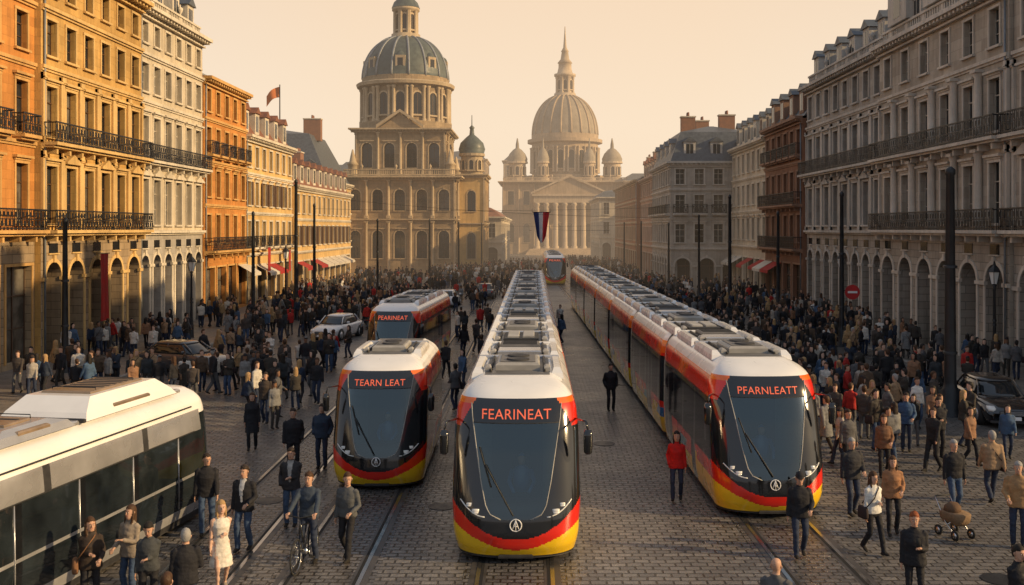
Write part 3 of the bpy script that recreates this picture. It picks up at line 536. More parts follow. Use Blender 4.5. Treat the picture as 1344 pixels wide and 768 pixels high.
# ---------------------------------------------------------------- tram
def interp(tab,z):
    if z<=tab[0][0]: return tab[0][1]
    for (a,b),(c,d) in zip(tab,tab[1:]):
        if z<=c: return b+(d-b)*(z-a)/(c-a)
    return tab[-1][1]
def smooth_tab(tab,z,k=.06): return (interp(tab,z-k)+2*interp(tab,z)+interp(tab,z+k))/4
WT=[(.12,1.2),(.5,1.28),(1.1,1.32),(2.5,1.30),(2.95,1.26),(3.2,1.17),(3.36,1.02),(3.45,.86),(3.5,.7)]
YT=[(.12,.20),(.35,.05),(.6,.0),(.9,.03),(1.3,.14),(2.2,.42),(2.9,.70),(3.15,.86),(3.3,1.06),(3.42,1.4),(3.5,1.85)]
DT=[(.12,.85),(2.9,.8),(3.3,.6),(3.5,.35)]
NS=2.5
def make_tram(name,x,y,rz,length,text,scale=(1,1,1),livery='red',slope=1.0,modules=True):
    mb=MB(); rows=[.12+.025*i for i in range(50)]+[1.37+.05*i for i in range(36)]+[3.18,3.24,3.30,3.36,3.41,3.45,3.48,3.5]
    rows=sorted(set(round(r,3) for r in rows)); seg=44; st=.2
    ns=int((length-2.4)/st)
    W=lambda z: smooth_tab(WT,z); Y0=lambda z: smooth_tab(YT,z)*slope; DD=lambda z: interp(DT,z)
    def surf(px,pz,off=.012):
        t=min(.999,abs(px)/W(pz)); return Y0(pz)+DD(pz)*(1-(1-t**NS)**(1/NS))-off
    per=9.0
    def bel(ys): return modules and ys>6 and ((ys-8.4)%per)<.6
    def front(px,pz,t):
        if livery=='bus': return 'tram_white' if pz>2.85 else ('tram_side_glass' if pz>1.0 else 'tram_silver')
        if pz>3.19: return 'tram_white'
        lo=.30+.50*t**1.7; hi=.54+.68*t**2.2
        if pz<.17: return 'tram_dark'
        if pz<lo: return 'tram_yellow'
        if pz<hi: return 'tram_red'
        if pz>2.62 and t>.90-.34*(pz-2.62): return 'tram_red' if pz<3.05 else 'tram_orange'
        b=interp([(.9,.30),(1.0,.5),(1.15,.6),(1.6,.7),(2.2,.8),(2.8,.9),(3.1,.93)],pz)
        if .92<pz<3.08 and abs(px)<b: return 'tram_windscreen' if pz<2.72 else 'tram_black'
        if t>.93 and pz>1.25: return 'tram_side_glass'
        return 'tram_black'
    PATC=['tram_red','tram_yellow','tram_blue','tram_yellow','tram_red','tram_teal','tram_orange']
    def side(ys,pz):
        if bel(ys): return 'tram_dark'
        if livery=='bus':
            if pz<.3: return 'tram_dark'
            if pz>2.95: return 'tram_white'
            if pz>2.42: return 'tram_silver' if (ys%3.2)>.2 else 'tram_dark'
            if pz<.55: return 'tram_silver'
            if 1.28<pz<1.34: return 'tram_silver'
            return 'tram_side_glass' if (ys%1.8)>.2 else 'tram_black'
        if pz<.2: return 'tram_dark'
        if pz>3.13: return 'tram_white'
        if pz>3.0: return 'tram_orange'
        if pz>2.6: return 'tram_orange' if ((ys+pz*1.5)%4.4)<1.2 else 'tram_red'
        dz=(ys%4.5)
        if 2.4<dz<3.7 and ys>3: return 'tram_side_glass' if pz>.4 and abs(dz-3.05)>.08 and pz<2.55 else 'tram_black'
        if pz>1.16: return 'tram_side_glass' if (ys%1.6)>.2 and pz<2.55 else 'tram_black'
        if ys<2.8: return 'tram_yellow' if pz<.80 else 'tram_red'
        if pz<.66: return 'tram_yellow'
        if pz>.98: return 'tram_red'
        return PATC[int((ys+pz*1.3)/1.1)%7]
    grid=[]
    for z in rows:
        w=W(z); y0=Y0(z); D=DD(z); half=[]
        s0=y0+D
        for j in range(ns,-1,-1):
            ys=2.4+j*st; k=.92 if bel(ys-.05) else 1; half.append((w*k,ys))
        for j in range(5,0,-1): half.append((w,s0+(2.4-s0)*j/6))
        for i in range(seg+1):
            th=math.pi/2*(1-i/seg); half.append((w*math.sin(th)**(2/NS) if i<seg else 0,y0+D*(1-max(0,math.cos(th))**(2/NS))))
        full=half+[(-a,b) for a,b in reversed(half[:-1])]
        grid.append([(a,b,z) for a,b in full])
    n=len(grid[0]); V=[p for g in grid for p in g]; base=len(mb.v); mb.v.extend(V)
    nside=ns+1+5
    for r in range(len(rows)-1):
        zc=(rows[r]+rows[r+1])/2; wz=W(zc)
        for i in range(n-1):
            p,q=grid[r][i],grid[r][i+1]; pxm=(p[0]+q[0])/2; pym=(p[1]+q[1])/2
            k=i if i<n//2 else n-2-i
            if k<nside: m=side(pym,zc)
            else: m=front(pxm,zc,abs(pxm)/wz)
            mb.f.append((base+r*n+i,base+r*n+i+1,base+(r+1)*n+i+1,base+(r+1)*n+i)); mb.m.append(mb.mi(m)); mb.sm.append(True)
    top=base+(len(rows)-1)*n
    for i in range(n//2):
        mb.f.append((top+i,top+i+1,top+n-2-i,top+n-1-i)); mb.m.append(mb.mi('tram_white')); mb.sm.append(True)
        mb.f.append((base+i,base+i+1,base+n-2-i,base+n-1-i)); mb.m.append(mb.mi('tram_dark')); mb.sm.append(False)
    mb.poly([grid[r][0] for r in range(len(rows))]+[grid[r][n-1] for r in reversed(range(len(rows)))],'tram_black' if livery!='bus' else 'tram_silver')
    Lr=2.4+ns*st
    yy=1.9
    while yy<Lr-1:
        mb.cbox(-1.0,1.0,yy,yy+1.9,.02,.3,.05,'rubber')
        for sx in (-1,1):
            for o in (.35,1.55): mb.tube([(sx*.66,yy+o,.3),(sx*.8,yy+o,.3)],.29,'iron_pole',n=14)
        yy+=per/2
    if livery=='bus':
        yy=1.5; k=0
        mb.cbox(-.9,.9,1.2,Lr-.2,3.44,3.53,.03,'tram_silver')
        while yy<Lr-2:
            ln=3.4 if k%2==0 else 2.2; top_=3.94 if k%2==0 else 3.74
            V=[];
            for (z,ix,iy) in ((3.48,0,0),(3.64,.08,.12),(top_,.26,.5)):
                V+=[(-.98+ix,yy+iy,z),(.98-ix,yy+iy,z),(.98-ix,yy+ln-iy,z),(-.98+ix,yy+ln-iy,z)]
            f=[(8,9,10,11)]
            for o in (0,4):
                for i in range(4): f.append((o+i,o+(i+1)%4,o+4+(i+1)%4,o+4+i))
            mb.add(V,f,'tram_white' if k%2==0 else 'tram_silver',False)
            mb.cbox(-.56,.56,yy+.75,yy+ln-.75,top_,top_+.05,.02,'bronze_panel')
            nq=int((ln-1.9)/.22)
            for q in range(nq): mb.cbox(-.46,.46,yy+.9+q*.22,yy+.98+q*.22,top_+.05,top_+.062,.005,'tram_dark')
            for sx in(-1,1):
                mb.cbox(sx*.86-.06,sx*.86+.06,yy+ln*.3,yy+ln*.7,3.6,3.68,.03,'bronze_panel')
            mb.cbox(-1.0,1.0,yy+ln+.04,yy+ln+.12,3.47,3.56,.02,'tram_dark')
            for q in (.3,.7): mb.tube([(-.5,yy+ln*q,top_+.02),(-.5,yy+ln*q,top_+.1),(.5,yy+ln*q,top_+.1),(.5,yy+ln*q,top_+.02)],.012,'tram_dark',n=5)
            yy+=ln+.35; k+=1
        for sx in(-1,1):
            mb.tube([(sx*1.235,1.3,3.08),(sx*1.235,Lr-.02,3.08)],.022,'tram_dark',n=5); mb.tube([(sx*1.315,1.3,2.43),(sx*1.315,Lr-.02,2.43)],.016,'rubber',n=5)
            yy=2.0
            while yy<Lr: mb.tube([(sx*1.322,yy,.6),(sx*1.324,yy,1.3),(sx*1.305,yy,2.42)],.014,'tram_silver',n=5); yy+=1.8
    else:
        mb.cbox(-.72,.72,2.1,Lr-.1,3.46,3.515,.02,'tram_roofgrey')
        yy=2.3; k=0
        while yy<Lr-2.4:
            ln=2.5
            for sx in (-1,1):
                a,b=sorted((sx*.74,sx*1.02))
                V=[];
                for (z,i,j) in ((3.38,0,0),(3.5,.02,.06),(3.6,.07,.3)):
                    V+=[(a+i,yy+j,z),(b-i,yy+j,z),(b-i,yy+ln-j,z),(a+i,yy+ln-j,z)]
                f=[(8,9,10,11)]
                for o in (0,4):
                    for q in range(4): f.append((o+q,o+(q+1)%4,o+4+(q+1)%4,o+4+q))
                mb.add(V,f,'tram_white',False)
                mb.cbox(sx*.66-.07,sx*.66+.07,yy+.2,yy+.55,3.5,3.64,.04,'tram_roofpanel')
                mb.tube([(sx*.6,yy+.1,3.55),(sx*.6,yy+ln,3.55)],.03,'tram_dark',n=6)
            kind=k%3
            if kind==0:
                mb.cbox(-.5,.5,yy+.35,yy+1.9,3.5,3.68,.05,'tram_roofpanel'); mb.cbox(-.4,.4,yy+.5,yy+1.75,3.68,3.70,.01,'tram_roofgrey')
                for q in range(2): mb.lathe((0,yy+.8+q*.65,3.70),[(.26,0),(.26,.03),(.2,.03),(.05,.01)],16,'tram_dark')
            elif kind==1:
                mb.cbox(-.55,.55,yy+.2,yy+1.0,3.5,3.62,.03,'tram_silver'); mb.cbox(-.52,.52,yy+1.15,yy+2.1,3.5,3.66,.04,'tram_roofgrey')
                for q in range(5): mb.cbox(-.45,.45,yy+1.22+q*.17,yy+1.28+q*.17,3.66,3.675,.005,'tram_dark')
            else:
                mb.cbox(-.5,.5,yy+.3,yy+2.0,3.5,3.60,.03,'tram_dark'); mb.cbox(-.38,-.05,yy+.45,yy+1.8,3.6,3.66,.02,'tram_roofpanel'); mb.cbox(.05,.38,yy+.45,yy+1.8,3.6,3.66,.02,'tram_roofpanel')
            mb.cbox(-.98,.98,yy+ln-.02,yy+ln+.16,3.47,3.58,.03,'tram_white' if k%2 else 'tram_silver')
            yy+=ln+.42; k+=1
    if livery!='bus':
        wbox(mb,-1.18,1.18,2.25,2.3,.3,3.1,'cab_wall'); wbox(mb,-1.1,1.1,.9,2.24,.35,.4,'cab_dark'); wbox(mb,-.55,.55,2.19,2.22,.5,2.5,'cab_dark')
        v,f=hloft([(0,.85,.45,.8,.25),(0,.8,.95,.85,.3),(0,.85,1.08,.75,.25)],20,3); mb.add(v,f,'cab_dark')
        v,f=hloft([(.1,1.75,.8,.22,.2),(.1,1.8,1.05,.24,.22),(.1,1.98,1.1,.2,.06),(.1,2.05,1.75,.18,.05)],14,3); mb.add(v,f,'tram_dark')
        v,f=hloft([(.1,1.75,1.05,.18,.14),(.1,1.76,1.3,.19,.13),(.1,1.78,1.5,.21,.12),(.1,1.78,1.57,.12,.09),(.1,1.77,1.61,.055,.055),(.1,1.75,1.67,.07,.08),(.1,1.75,1.76,.085,.1),(.1,1.75,1.84,.06,.07),(.1,1.75,1.87,.02,.03)],16); mb.add(v,f,'tram_blue')
        v,f=hloft([(.1,1.73,1.63,.056,.06),(.1,1.73,1.68,.073,.086),(.1,1.73,1.77,.087,.1),(.1,1.74,1.83,.05,.06)],14); mb.add(v,f,'skin_plain')
        for sx in(-1,1): mb.tube([(.1+sx*.2,1.76,1.5),(.1+sx*.27,1.6,1.28),(.1+sx*.16,1.2,1.16)],[.06,.05,.035],'tram_blue',n=8)
        T=[(.92,.30),(1.0,.5),(1.15,.6),(1.6,.7),(2.2,.8),(2.8,.9),(3.08,.93)]
        for sx in (-1,1):
            mb.tube([(sx*interp(T,.92+i*.09),surf(sx*interp(T,.92+i*.09),.92+i*.09,.006),.92+i*.09) for i in range(25)],.012,'tram_roofpanel',n=5)
        P=[(-.9+1.8*t,surf(-.9+1.8*t,2.72,.004),2.72) for t in [i/16 for i in range(17)]]; mb.tube(P,.012,'tram_dark',n=4)
        for a,b,zz in ((-.05,-.62,1.95),):
            P=[(a+(b-a)*t,surf(a+(b-a)*t,1.0+(zz-1.0)*t,.05),1.0+(zz-1.0)*t) for t in [i/6 for i in range(7)]]
            mb.tube(P,.018,'rubber',n=5)
            mb.tube([(b-.12+.24*t,surf(b-.12+.24*t,zz+.32-.75*t,.03),zz+.32-.75*t) for t in [i/5 for i in range(6)]],.016,'rubber',n=4)
        lz=.82
        P=[(.115*math.cos(a),surf(.115*math.cos(a),lz+.115*math.sin(a),.015),lz+.115*math.sin(a)) for a in [2*math.pi*i/24 for i in range(25)]]
        mb.tube(P,.011,'logo_white',n=5)
        for (a,b),(c,d) in (((-.06,-.07),(0,.09)),((.06,-.07),(0,.09)),((-.05,-.02),(.05,-.02)),((0,-.1),(0,.1))):
            mb.tube([(a,surf(a,lz+b,.015),lz+b),(c,surf(c,lz+d,.015),lz+d)],.009,'logo_white',n=4)
        for sx in (-1,1):
            for hx,hz,r in ((.80,1.06,.075),(.93,1.17,.06)):
                px=sx*hx; mb.lathe((px,surf(px,hz,.0),hz),[(r,-r*.55),(r*1.05,0),(r,r*.55)],12,'lamp_glass',sy=.5)
            P=[(sx*(.62+.5*t),surf(sx*(.62+.5*t),.96+.28*t*t,.012),.96+.28*t*t) for t in [i/8 for i in range(9)]]
            mb.tube(P,.014,'lamp_glass',n=5)
            mb.tube([(sx*1.2,.95*slope+.25,2.72),(sx*1.42,.55,2.78),(sx*1.46,.5,2.6)],.022,'tram_black',n=6)
            V,f=hloft([(sx*1.46,.5,2.12,.05,.04),(sx*1.46,.5,2.16,.085,.06),(sx*1.46,.5,2.5,.095,.07),(sx*1.46,.5,2.62,.07,.05)],12); mb.add(V,f,'tram_black')
        mb.cbox(-.35,.35,.12,.5,.13,.2,.03,'tram_dark')
        cu=bpy.data.curves.new('t','FONT'); cu.body=text; cu.align_x='CENTER'; cu.size=.27; cu.space_character=1.05
        o=bpy.data.objects.new('t',cu); COL.objects.link(o); dg=bpy.context.evaluated_depsgraph_get(); me=bpy.data.meshes.new_from_object(o.evaluated_get(dg))
        xs=[v.co.x for v in me.vertices]; sc=1.42/(max(xs)-min(xs)); cz=2.80
        VV=[]
        for v in me.vertices:
            a=v.co.x*sc; b=cz+v.co.y*min(sc,1.15); VV.append((a,surf(a,b,.02),b))
        mb.add(VV,[tuple(p.vertices) for p in me.polygons],'led_text',False)
        bpy.data.objects.remove(o); bpy.data.meshes.remove(me)
    o=mb.obj(name,(x,y,0),rz); o.scale=scale
    return o
make_tram('tram',-.35,19.7,0,57,'FEARINEAT')
make_tram('tram',5.55,22.8,math.atan2(1.1,62),62,'PFARNLEATT')
make_tram('tram',-4.0,25.3,math.radians(.8),6.2,'TEARN LEAT',scale=(.93,.95,.93),modules=False)
make_tram('tram',-6.35,44,math.radians(-2.5),12,'PEARINEAT',scale=(.93,1,.93),modules=False)
make_tram('tram',2.6,118,0,24,'PEARL')
make_tram('city_bus',-8.75,24.1,math.radians(180-8.9),18,'',scale=(.96,1,.86),livery='bus',slope=.3,modules=False)
# ---------------------------------------------------------------- cars
def make_car(name,x,y,rz,paint):
    mb=MB()
    sec=lambda w,zt,zb:[(0,zt),(.5*w,zt-.004),(.82*w,zt-.03),(.95*w,zt-.09),(w,zt-.2),(w*1.0,.52),(.97*w,.36),(.9*w,zb),(0,zb)]
    S=[(-2.24,.62,.52,.34),(-2.2,.72,.62,.26),(-2.08,.8,.71,.2),(-1.8,.86,.80,.18),(-1.4,.89,.87,.18),(-1.0,.9,.93,.18),(-.4,.9,.955,.18),(.5,.9,.97,.18),(1.3,.9,.985,.18),(1.8,.88,.98,.2),(2.1,.83,.93,.25),(2.22,.74,.8,.34)]
    V=[];Fc=[];n=0
    for yy,w,zt,zb in S:
        s=sec(w,zt,zb); full=s+[(-a,b) for a,b in reversed(s[1:-1])]; n=len(full); V+=[(a,yy,b) for a,b in full]
    for j in range(len(S)-1):
        for i in range(n): Fc.append((j*n+i,j*n+(i+1)%n,(j+1)*n+(i+1)%n,(j+1)*n+i))
    Fc+= [tuple(range(n)),tuple((len(S)-1)*n+i for i in range(n))]
    mb.add(V,Fc,paint)
    rings=[(0,.33,.90,.80,1.47),(0,.35,1.0,.77,1.32),(0,.38,1.2,.70,1.08),(0,.40,1.36,.62,.88)]
    v,f=hloft(rings,28,4); mb.add(v,f,'tram_side_glass')
    v,f=hloft([(0,.40,1.34,.645,.92),(0,.40,1.40,.62,.86),(0,.40,1.45,.5,.7),(0,.40,1.465,.3,.45)],28,4); mb.add(v,f,paint)
    for sx in (-1,1):
        for (y0,y1) in ((-1.0,-.40),(.45,.45),(1.65,1.15)): mb.tube([(sx*.76,y0,.93),(sx*.66,(y0+y1)/2+(0),1.18),(sx*.61,y1,1.38)],.035,paint,n=6)
        for yy in (-1.38,1.32):
            mb.tube([(sx*.70,yy,.33),(sx*.905,yy,.33)],.385,'rubber',n=24); mb.tube([(sx*.7,yy,.33),(sx*.915,yy,.33)],.325,'tram_dark',n=24); mb.tube([(sx*.8,yy,.33),(sx*.925,yy,.33)],.21,'tram_silver',n=16)
        v,f=hloft([(sx*.62,-2.08,.58,.13,.13),(sx*.62,-2.02,.66,.16,.15),(sx*.64,-1.95,.73,.12,.12)],12,2.5); mb.add(v,f,'lamp_glass')
        v,f=hloft([(sx*.66,2.12,.66,.15,.1),(sx*.66,2.08,.8,.15,.1)],12,2.5); mb.add(v,f,'tail_red')
        v,f=hloft([(sx*.98,-.62,.96,.05,.05),(sx*1.0,-.62,1.0,.1,.06),(sx*1.0,-.62,1.1,.09,.05)],10); mb.add(v,f,paint)
        mb.box(WORLD,min(sx*.905,sx*.912),max(sx*.905,sx*.912),.66,.68,.0,.25,'chrome')
    mb.cbox(-.42,.42,-2.26,-2.1,.44,.6,.02,'tram_dark')
    for i in range(4): mb.cbox(-.4,.4,-2.275,-2.1,.46+i*.035,.468+i*.035,.003,'chrome')
    mb.cbox(-.26,.26,-2.29,-2.2,.3,.41,.01,'logo_white'); mb.cbox(-.26,.26,2.2,2.26,.5,.61,.01,'logo_white')
    mb.cbox(-.7,.7,-2.24,-2.0,.2,.28,.02,'tram_dark')
    return mb.obj(name,(x,y,0),rz)
make_car('parked_car',16.3,35.4,math.radians(-8),'car_black')
make_car('parked_car',-16.3,46.6,math.radians(72),'car_grey')
make_car('moving_car',-12.0,61.0,math.radians(-14),'car_white')
make_car('moving_car',-7.4,86,math.radians(176),'car_white')
make_car('moving_car',-4.6,96,math.radians(178),'car_grey')
# ---------------------------------------------------------------- poles, lamps
def pole(name,x,y,h,r,lamp=False,arm=0):
    mb=MB(); mb.lathe((x,y,0),[(r*2.2,0),(r*2.2,.12),(r*1.7,.2),(r*1.6,.9),(r*1.25,1.0),(r*1.05,1.2),(r*.72,h-.2),(r*.9,h-.15),(r*.9,h),(r*.3,h+.12)],14,'iron_pole')
    for z in (2.2,h*.6): mb.lathe((x,y,z),[(r*1.15,0),(r*1.25,.05),(r*1.15,.1)],14,'iron_pole')
    if lamp=='lantern':
        mb.lathe((x,y,h),[(.07,0),(.12,.08),(.05,.14)],10,'iron_pole'); mb.lathe((x,y,h+.14),[(.14,0),(.26,.55)],6,'lamp_glass',False); mb.lathe((x,y,h+.69),[(.31,0),(.24,.12),(.08,.3),(.03,.5)],6,'iron_pole',False)
        for i in range(6):
            a=2*math.pi*i/6; mb.tube([(x+.145*math.cos(a),y+.145*math.sin(a),h+.14),(x+.265*math.cos(a),y+.265*math.sin(a),h+.69)],.014,'iron_pole',n=4)
    if lamp=='sign':
        mb.tube([(x,y-.1,3.2),(x+.4,y-.16,3.2)],.03,'iron_pole')
        V=[(x+.55+.42*math.cos(a),y-.2,3.1+.42*math.sin(a)) for a in [2*math.pi*i/28 for i in range(28)]]; W_=[(a,b+.04,c) for a,b,c in V]
        mb.add(V+W_,[tuple(range(28)),tuple(range(28,56))]+[(i,(i+1)%28,28+(i+1)%28,28+i) for i in range(28)],'flag_red',False)
        mb.box(Fr((x+.55,y-.2,0),(1,0,0),(0,-1,0)),-.27,.27,3.04,3.16,.004,.012,'logo_white')
    mb.obj(name)
for x,y,h,r in ((-21.4,45.5,7.1,.14),(-19.7,70,7.8,.13),(-17.4,73,10.2,.15),(-17.6,80,8.6,.13),(-14.4,92,7.5,.11),(-12.2,117,7.7,.13),(-9.6,128,7.5,.12),(14.95,35.7,8.8,.2),(17.2,70,7.8,.13),(15.7,79.6,9.3,.15),(15.3,92,7.9,.12),(14,103,7.2,.12),(13,120,7.5,.12),(12.6,138,7.5,.12),(-7.8,150,7.5,.12)):
    pole('tram_wire_pole',x,y,h,r)
pole('sign_pole',17.5,56.5,8.7,.14,lamp='sign')
pole('street_lamp',21.3,46,4.0,.08,lamp='lantern'); pole('street_lamp',-20.6,60,4.0,.08,lamp='lantern'); pole('street_lamp',20.4,66,4.0,.08,lamp='lantern'); pole('street_lamp',-19.4,78,4.2,.08,lamp='lantern')
mb=MB()
def wire(a,b,sag=.4,r=.009):
    a=Vector(a);b=Vector(b); mb.tube([a.lerp(b,t/10)-Vector((0,0,sag*4*(t/10)*(1-t/10))) for t in range(11)],r,'rubber',n=4)
wire((-17.4,73,9.2),(17.2,70,7.5),.6); wire((-17.6,80,8.3),(15.7,79.6,8.6),.3); wire((-12.2,117,7.3),(13,120,7.2),.3)
for xa,xb in ((-.25,-.1),(4.6,3.1)): wire((xa,60,6.6),(xb,160,6.6),.1,.009)
mb.obj('overhead_wires')
mb=MB(); yb=80; zt=8.0; n=15; 
for i in range(n):
    def P(t,k): 
        xx=.65+(t-.5)*1.3*(1-.45*k); return (xx,yb+.10*math.sin(t*16)*(.3+k),zt-k*(1.9+.55*math.sin(math.pi*t)))
    m='flag_navy' if i<5 else ('flag_white' if i<9 else 'flag_red')
    for j in range(6): mb.poly([P(i/n,j/6),P((i+1)/n,j/6),P((i+1)/n,(j+1)/6),P(i/n,(j+1)/6)],m,True)
mb.tube([(-.1,yb,8.02),(1.4,yb,8.02)],.03,'iron_pole'); mb.tube([(-.1,yb,8.02),(-.1,yb,8.3)],.01,'iron_pole'); mb.tube([(1.4,yb,8.02),(1.4,yb,8.3)],.01,'iron_pole')
mb.obj('hanging_flag')
def banner(x,y,z0,z1,w):
    mb=MB(); N=10
    for i in range(N):
        for j in range(8):
            f=lambda a,b:(x+.05*math.sin(a*1.7+b*.3),y+w*a/N,z1-(z1-z0)*b/8)
            mb.poly([f(i,j),f(i+1,j),f(i+1,j+1),f(i,j+1)],'cloth_red',True)
    mb.tube([(x-.3,y-.1,z1),(x,y-.1,z1+.02),(x,y+w+.1,z1+.02),(x-.3,y+w+.1,z1)],.025,'iron_pole'); mb.obj('red_banner')
banner(-23.75,54.6,1.6,5.3,1.1); banner(-23.6,88.5,2.6,5.0,1.0); banner(-23.6,96,2.6,4.6,.9)
# ---------------------------------------------------------------- people
def ik(a,c,l1,l2,bend):
    d=c-a; L=min(d.length,(l1+l2)*.999); dn=d.normalized(); x=(l1*l1-l2*l2+L*L)/(2*L); h=math.sqrt(max(0,l1*l1-x*x))
    b=(bend-dn*bend.dot(dn)).normalized(); return a+dn*x+b*h, a+dn*L
SK=[(.50,.30,.21),(.42,.24,.16),(.56,.36,.27),(.22,.12,.075)]
def cm(col,kind='cloth'):
    nm='%s_%02x%02x%02x'%(kind,*[int(c*255) for c in col]); 
    if nm not in MATS: simple(nm,col,.85 if kind=='cloth' else (.55 if kind=='skin' else .6),var=.22 if kind=='cloth' else .08,vs=9,bump=.5 if kind!='skin' else .05,bs=14 if kind=='cloth' else 40,spec=.3)
    return nm
def person_mesh(name,top=(.02,.02,.025),pants=(.04,.06,.11),shoes=(.02,.018,.016),hair=(.03,.02,.012),skin=0,kind='jacket',fem=False,long=False,cap=None,stride=0.,arms=('hang','hang'),yaw=0.,pitch=0.,bag=None,shirt=None,apart=.0,voxel=.016,bald=False,phone=False,wide=1.0):
    sk=cm(SK[skin],'skin'); tm=cm(top); pm=cm(pants); sm=cm(shoes); hm=cm(hair,'hair'); parts=[]; extra=[]
    A=lambda vf,m: parts.append((vf[0],vf[1],m))
    sw=(.88 if fem else 1.0)*wide; loose=.0 if kind=='dress' else (.012 if kind=='sweater' else .026)
    bob=-abs(stride)*.07
    legr=1.0 if not fem else .92
    for sx,ph in ((1,1),(-1,-1)):
        hip=Vector((sx*.092,0,.92+bob)); s=stride*ph; back=max(0,s)
        ank=Vector((sx*(.095+apart),s,.085+(back*.28 if s>0 else 0)))
        knee,ank=ik(hip,ank,.43,.42,Vector((sx*.1,-1,0)))
        lm=sk if kind=='dress' else pm; r=(.078,.058,.058,.042,.034) if kind=='dress' else (.09,.072,.068,.06,.055)
        r=[q*legr for q in r]; d1=hip.lerp(knee,.5); d2=knee.lerp(ank,.35)
        A(tube([hip+Vector((0,0,.05)),d1,knee,d2,ank-Vector((0,0,-.0))],[(r[0],r[0]*1.08),(r[1]*1.08,r[1]*1.12),(r[2]*.95,r[2]),(r[3]*1.05,r[3]*1.15),(r[4],r[4]*1.1)],12),lm)
        pit=.55*back/.3 if s>0 else (-.25 if s<-.1 else 0)
        ft=Matrix.Translation(ank+Vector((0,0,-.045)))@Matrix.Rotation(pit,4,'X')
        pts=[(0,.075,0),(0,.055,.01),(0,0,.012),(0,-.08,-.002),(0,-.14,-.012),(0,-.175,-.016)]
        A(tube([ft@Vector(p) for p in pts],[(.02,.02),(.036,.036),(.04,.045),(.045,.033),(.042,.025),(.02,.012)],12),sm)
        A(tube([ank+Vector((0,0,.03)),ank+Vector((0,0,-.04))],[.038,.04],10),sk if kind=='dress' else pm)
    z=bob; hw=.172 if not fem else .175
    if kind!='dress': A(hloft([(0,.005,.80+z,.08,.07),(0,.01,.86+z,hw*.92,.115),(0,.01,.94+z,hw,.12),(0,0,1.05+z,.148,.10)]),pm)
    ch=.185*sw; dp=.118 if not fem else .125; wst=(.152 if not fem else .13)*wide
    if kind=='coat':
        A(hloft([(0,.01,.55+z,.215,.18),(0,.01,.75+z,.20,.155),(0,.01,.95+z,.188,.138),(0,0,1.10+z,wst+.03,.12),(0,-.005,1.27+z,ch+.03,dp+.02),(0,0,1.38+z,ch+.02,.11),(0,.005,1.445+z,ch*.72,.085),(0,.012,1.49+z,.068,.062)],20),tm)
    elif kind=='dress':
        A(hloft([(0,.01,.50+z,.23,.19),(0,.01,.70+z,.20,.16),(0,.01,.90+z,.17,.13),(0,0,1.06+z,wst,.098),(0,-.01,1.26+z,ch,dp+.005),(0,0,1.37+z,ch*.95,.095),(0,.005,1.43+z,ch*.6,.075)],20),tm)
    else:
        hem=.84 if kind=='jacket' else .90
        A(hloft([(0,.008,hem+z,hw+.012+loose,.122+loose),(0,.008,hem+.06+z,hw+.01+loose,.12+loose),(0,0,1.07+z,wst+.012+loose,.104+loose),(0,-.008,1.26+z,ch+loose*.6,dp+loose),(0,0,1.37+z,ch+loose*.4,.10+loose*.6),(0,.005,1.44+z,ch*.72,.082),(0,.012,1.487+z,.066,.06)],20),tm)
    A(tube([(0,.012,1.42+z),(0,.0,1.56+z)],[(.058,.058) if not fem else (.048,.05)]*2,12),sk)
    if kind in('jacket','coat'): A(tube([(0,.014,1.44+z),(0,.008,1.505+z)],[(.078,.072),(.068,.066)],12),tm)
    T={'hang':(.235,-.03,.83),'fwd':(.215,-.20,.89),'back':(.22,.17,.87),'phone':(.09,-.27,1.20),'pocket':(.205,-.07,.93),'chest':(.02,-.20,1.14),'strap':(.11,-.15,1.30),'bar':(.25,-.41,1.07),'cam':(.05,-.20,1.52),'hold':(.17,-.24,1.03)}
    for sx,ar in ((1,arms[0]),(-1,arms[1])):
        S=Vector((sx*(ch-.012),.005,1.395+z)); t=T[ar]; W_=Vector((sx*(t[0]+(.012 if not fem else -.015)),t[1],t[2]+(z if ar!='bar' else 0)))
        E,W_=ik(S,W_,.285,.255,Vector((sx*.45,.9,-.25)))
        am=sk if kind=='dress' else tm; k=.85 if fem else 1.0; lo=0 if kind=='dress' else .008+loose*.3
        A(tube([S+Vector((-sx*.035,0,.012)),S+Vector((sx*.01,0,-.015)),S.lerp(E,.5),E,E.lerp(W_,.4),W_],[.05*k+lo,.055*k+lo,.047*k+lo,.041*k+lo,.038*k+lo,.03*k+lo],12),am)
        d=(W_-E).normalized(); 
        if ar!='pocket':
            if ar in('bar',): d=Vector((0,-.9,-.35)).normalized()
            pe=W_+d*.085; A(tube([W_-d*.04,W_,W_+d*.03,pe],[(.024,.02),(.022,.024),(.018,.036),(.014,.036)] if abs(d.z)>.5 else [(.022,.022),(.024,.022),(.036,.018),(.036,.014)],10),sk)
            ref=Vector((0,1,0)) if abs(d.z)>.5 else Vector((1,0,0)); side=(ref-d*ref.dot(d)).normalized(); nrm=Vector((-sx,0,0)) if abs(d.z)>.5 else Vector((0,0,-1))
            nrm=(nrm-d*nrm.dot(d)).normalized()
            if voxel<.02:
                for fi,(o,ln) in enumerate(((-.027,.065),(-.009,.075),(.009,.07),(.026,.055))):
                    b=pe+side*o-d*.01; extra.append((tube([b,b+d*ln*.5+nrm*.006,b+d*ln*.8+nrm*.022,b+d*ln*.88+nrm*.04],[.0085,.008,.007,.005],6),sk))
                b=W_+d*.03-side*.03; extra.append((tube([b,b-side*.018+d*.025,b-side*.016+d*.055+nrm*.012],[.011,.0095,.006],6),sk))
            if phone and sx==1 and ar in('phone','cam'):
                c=pe+nrm*(-.02)+d*.03; extra.append((hloft([(c.x,c.y,c.z,.036,.006),(c.x,c.y+.03,c.z+.14,.036,.006)],8,5),'rubber'))
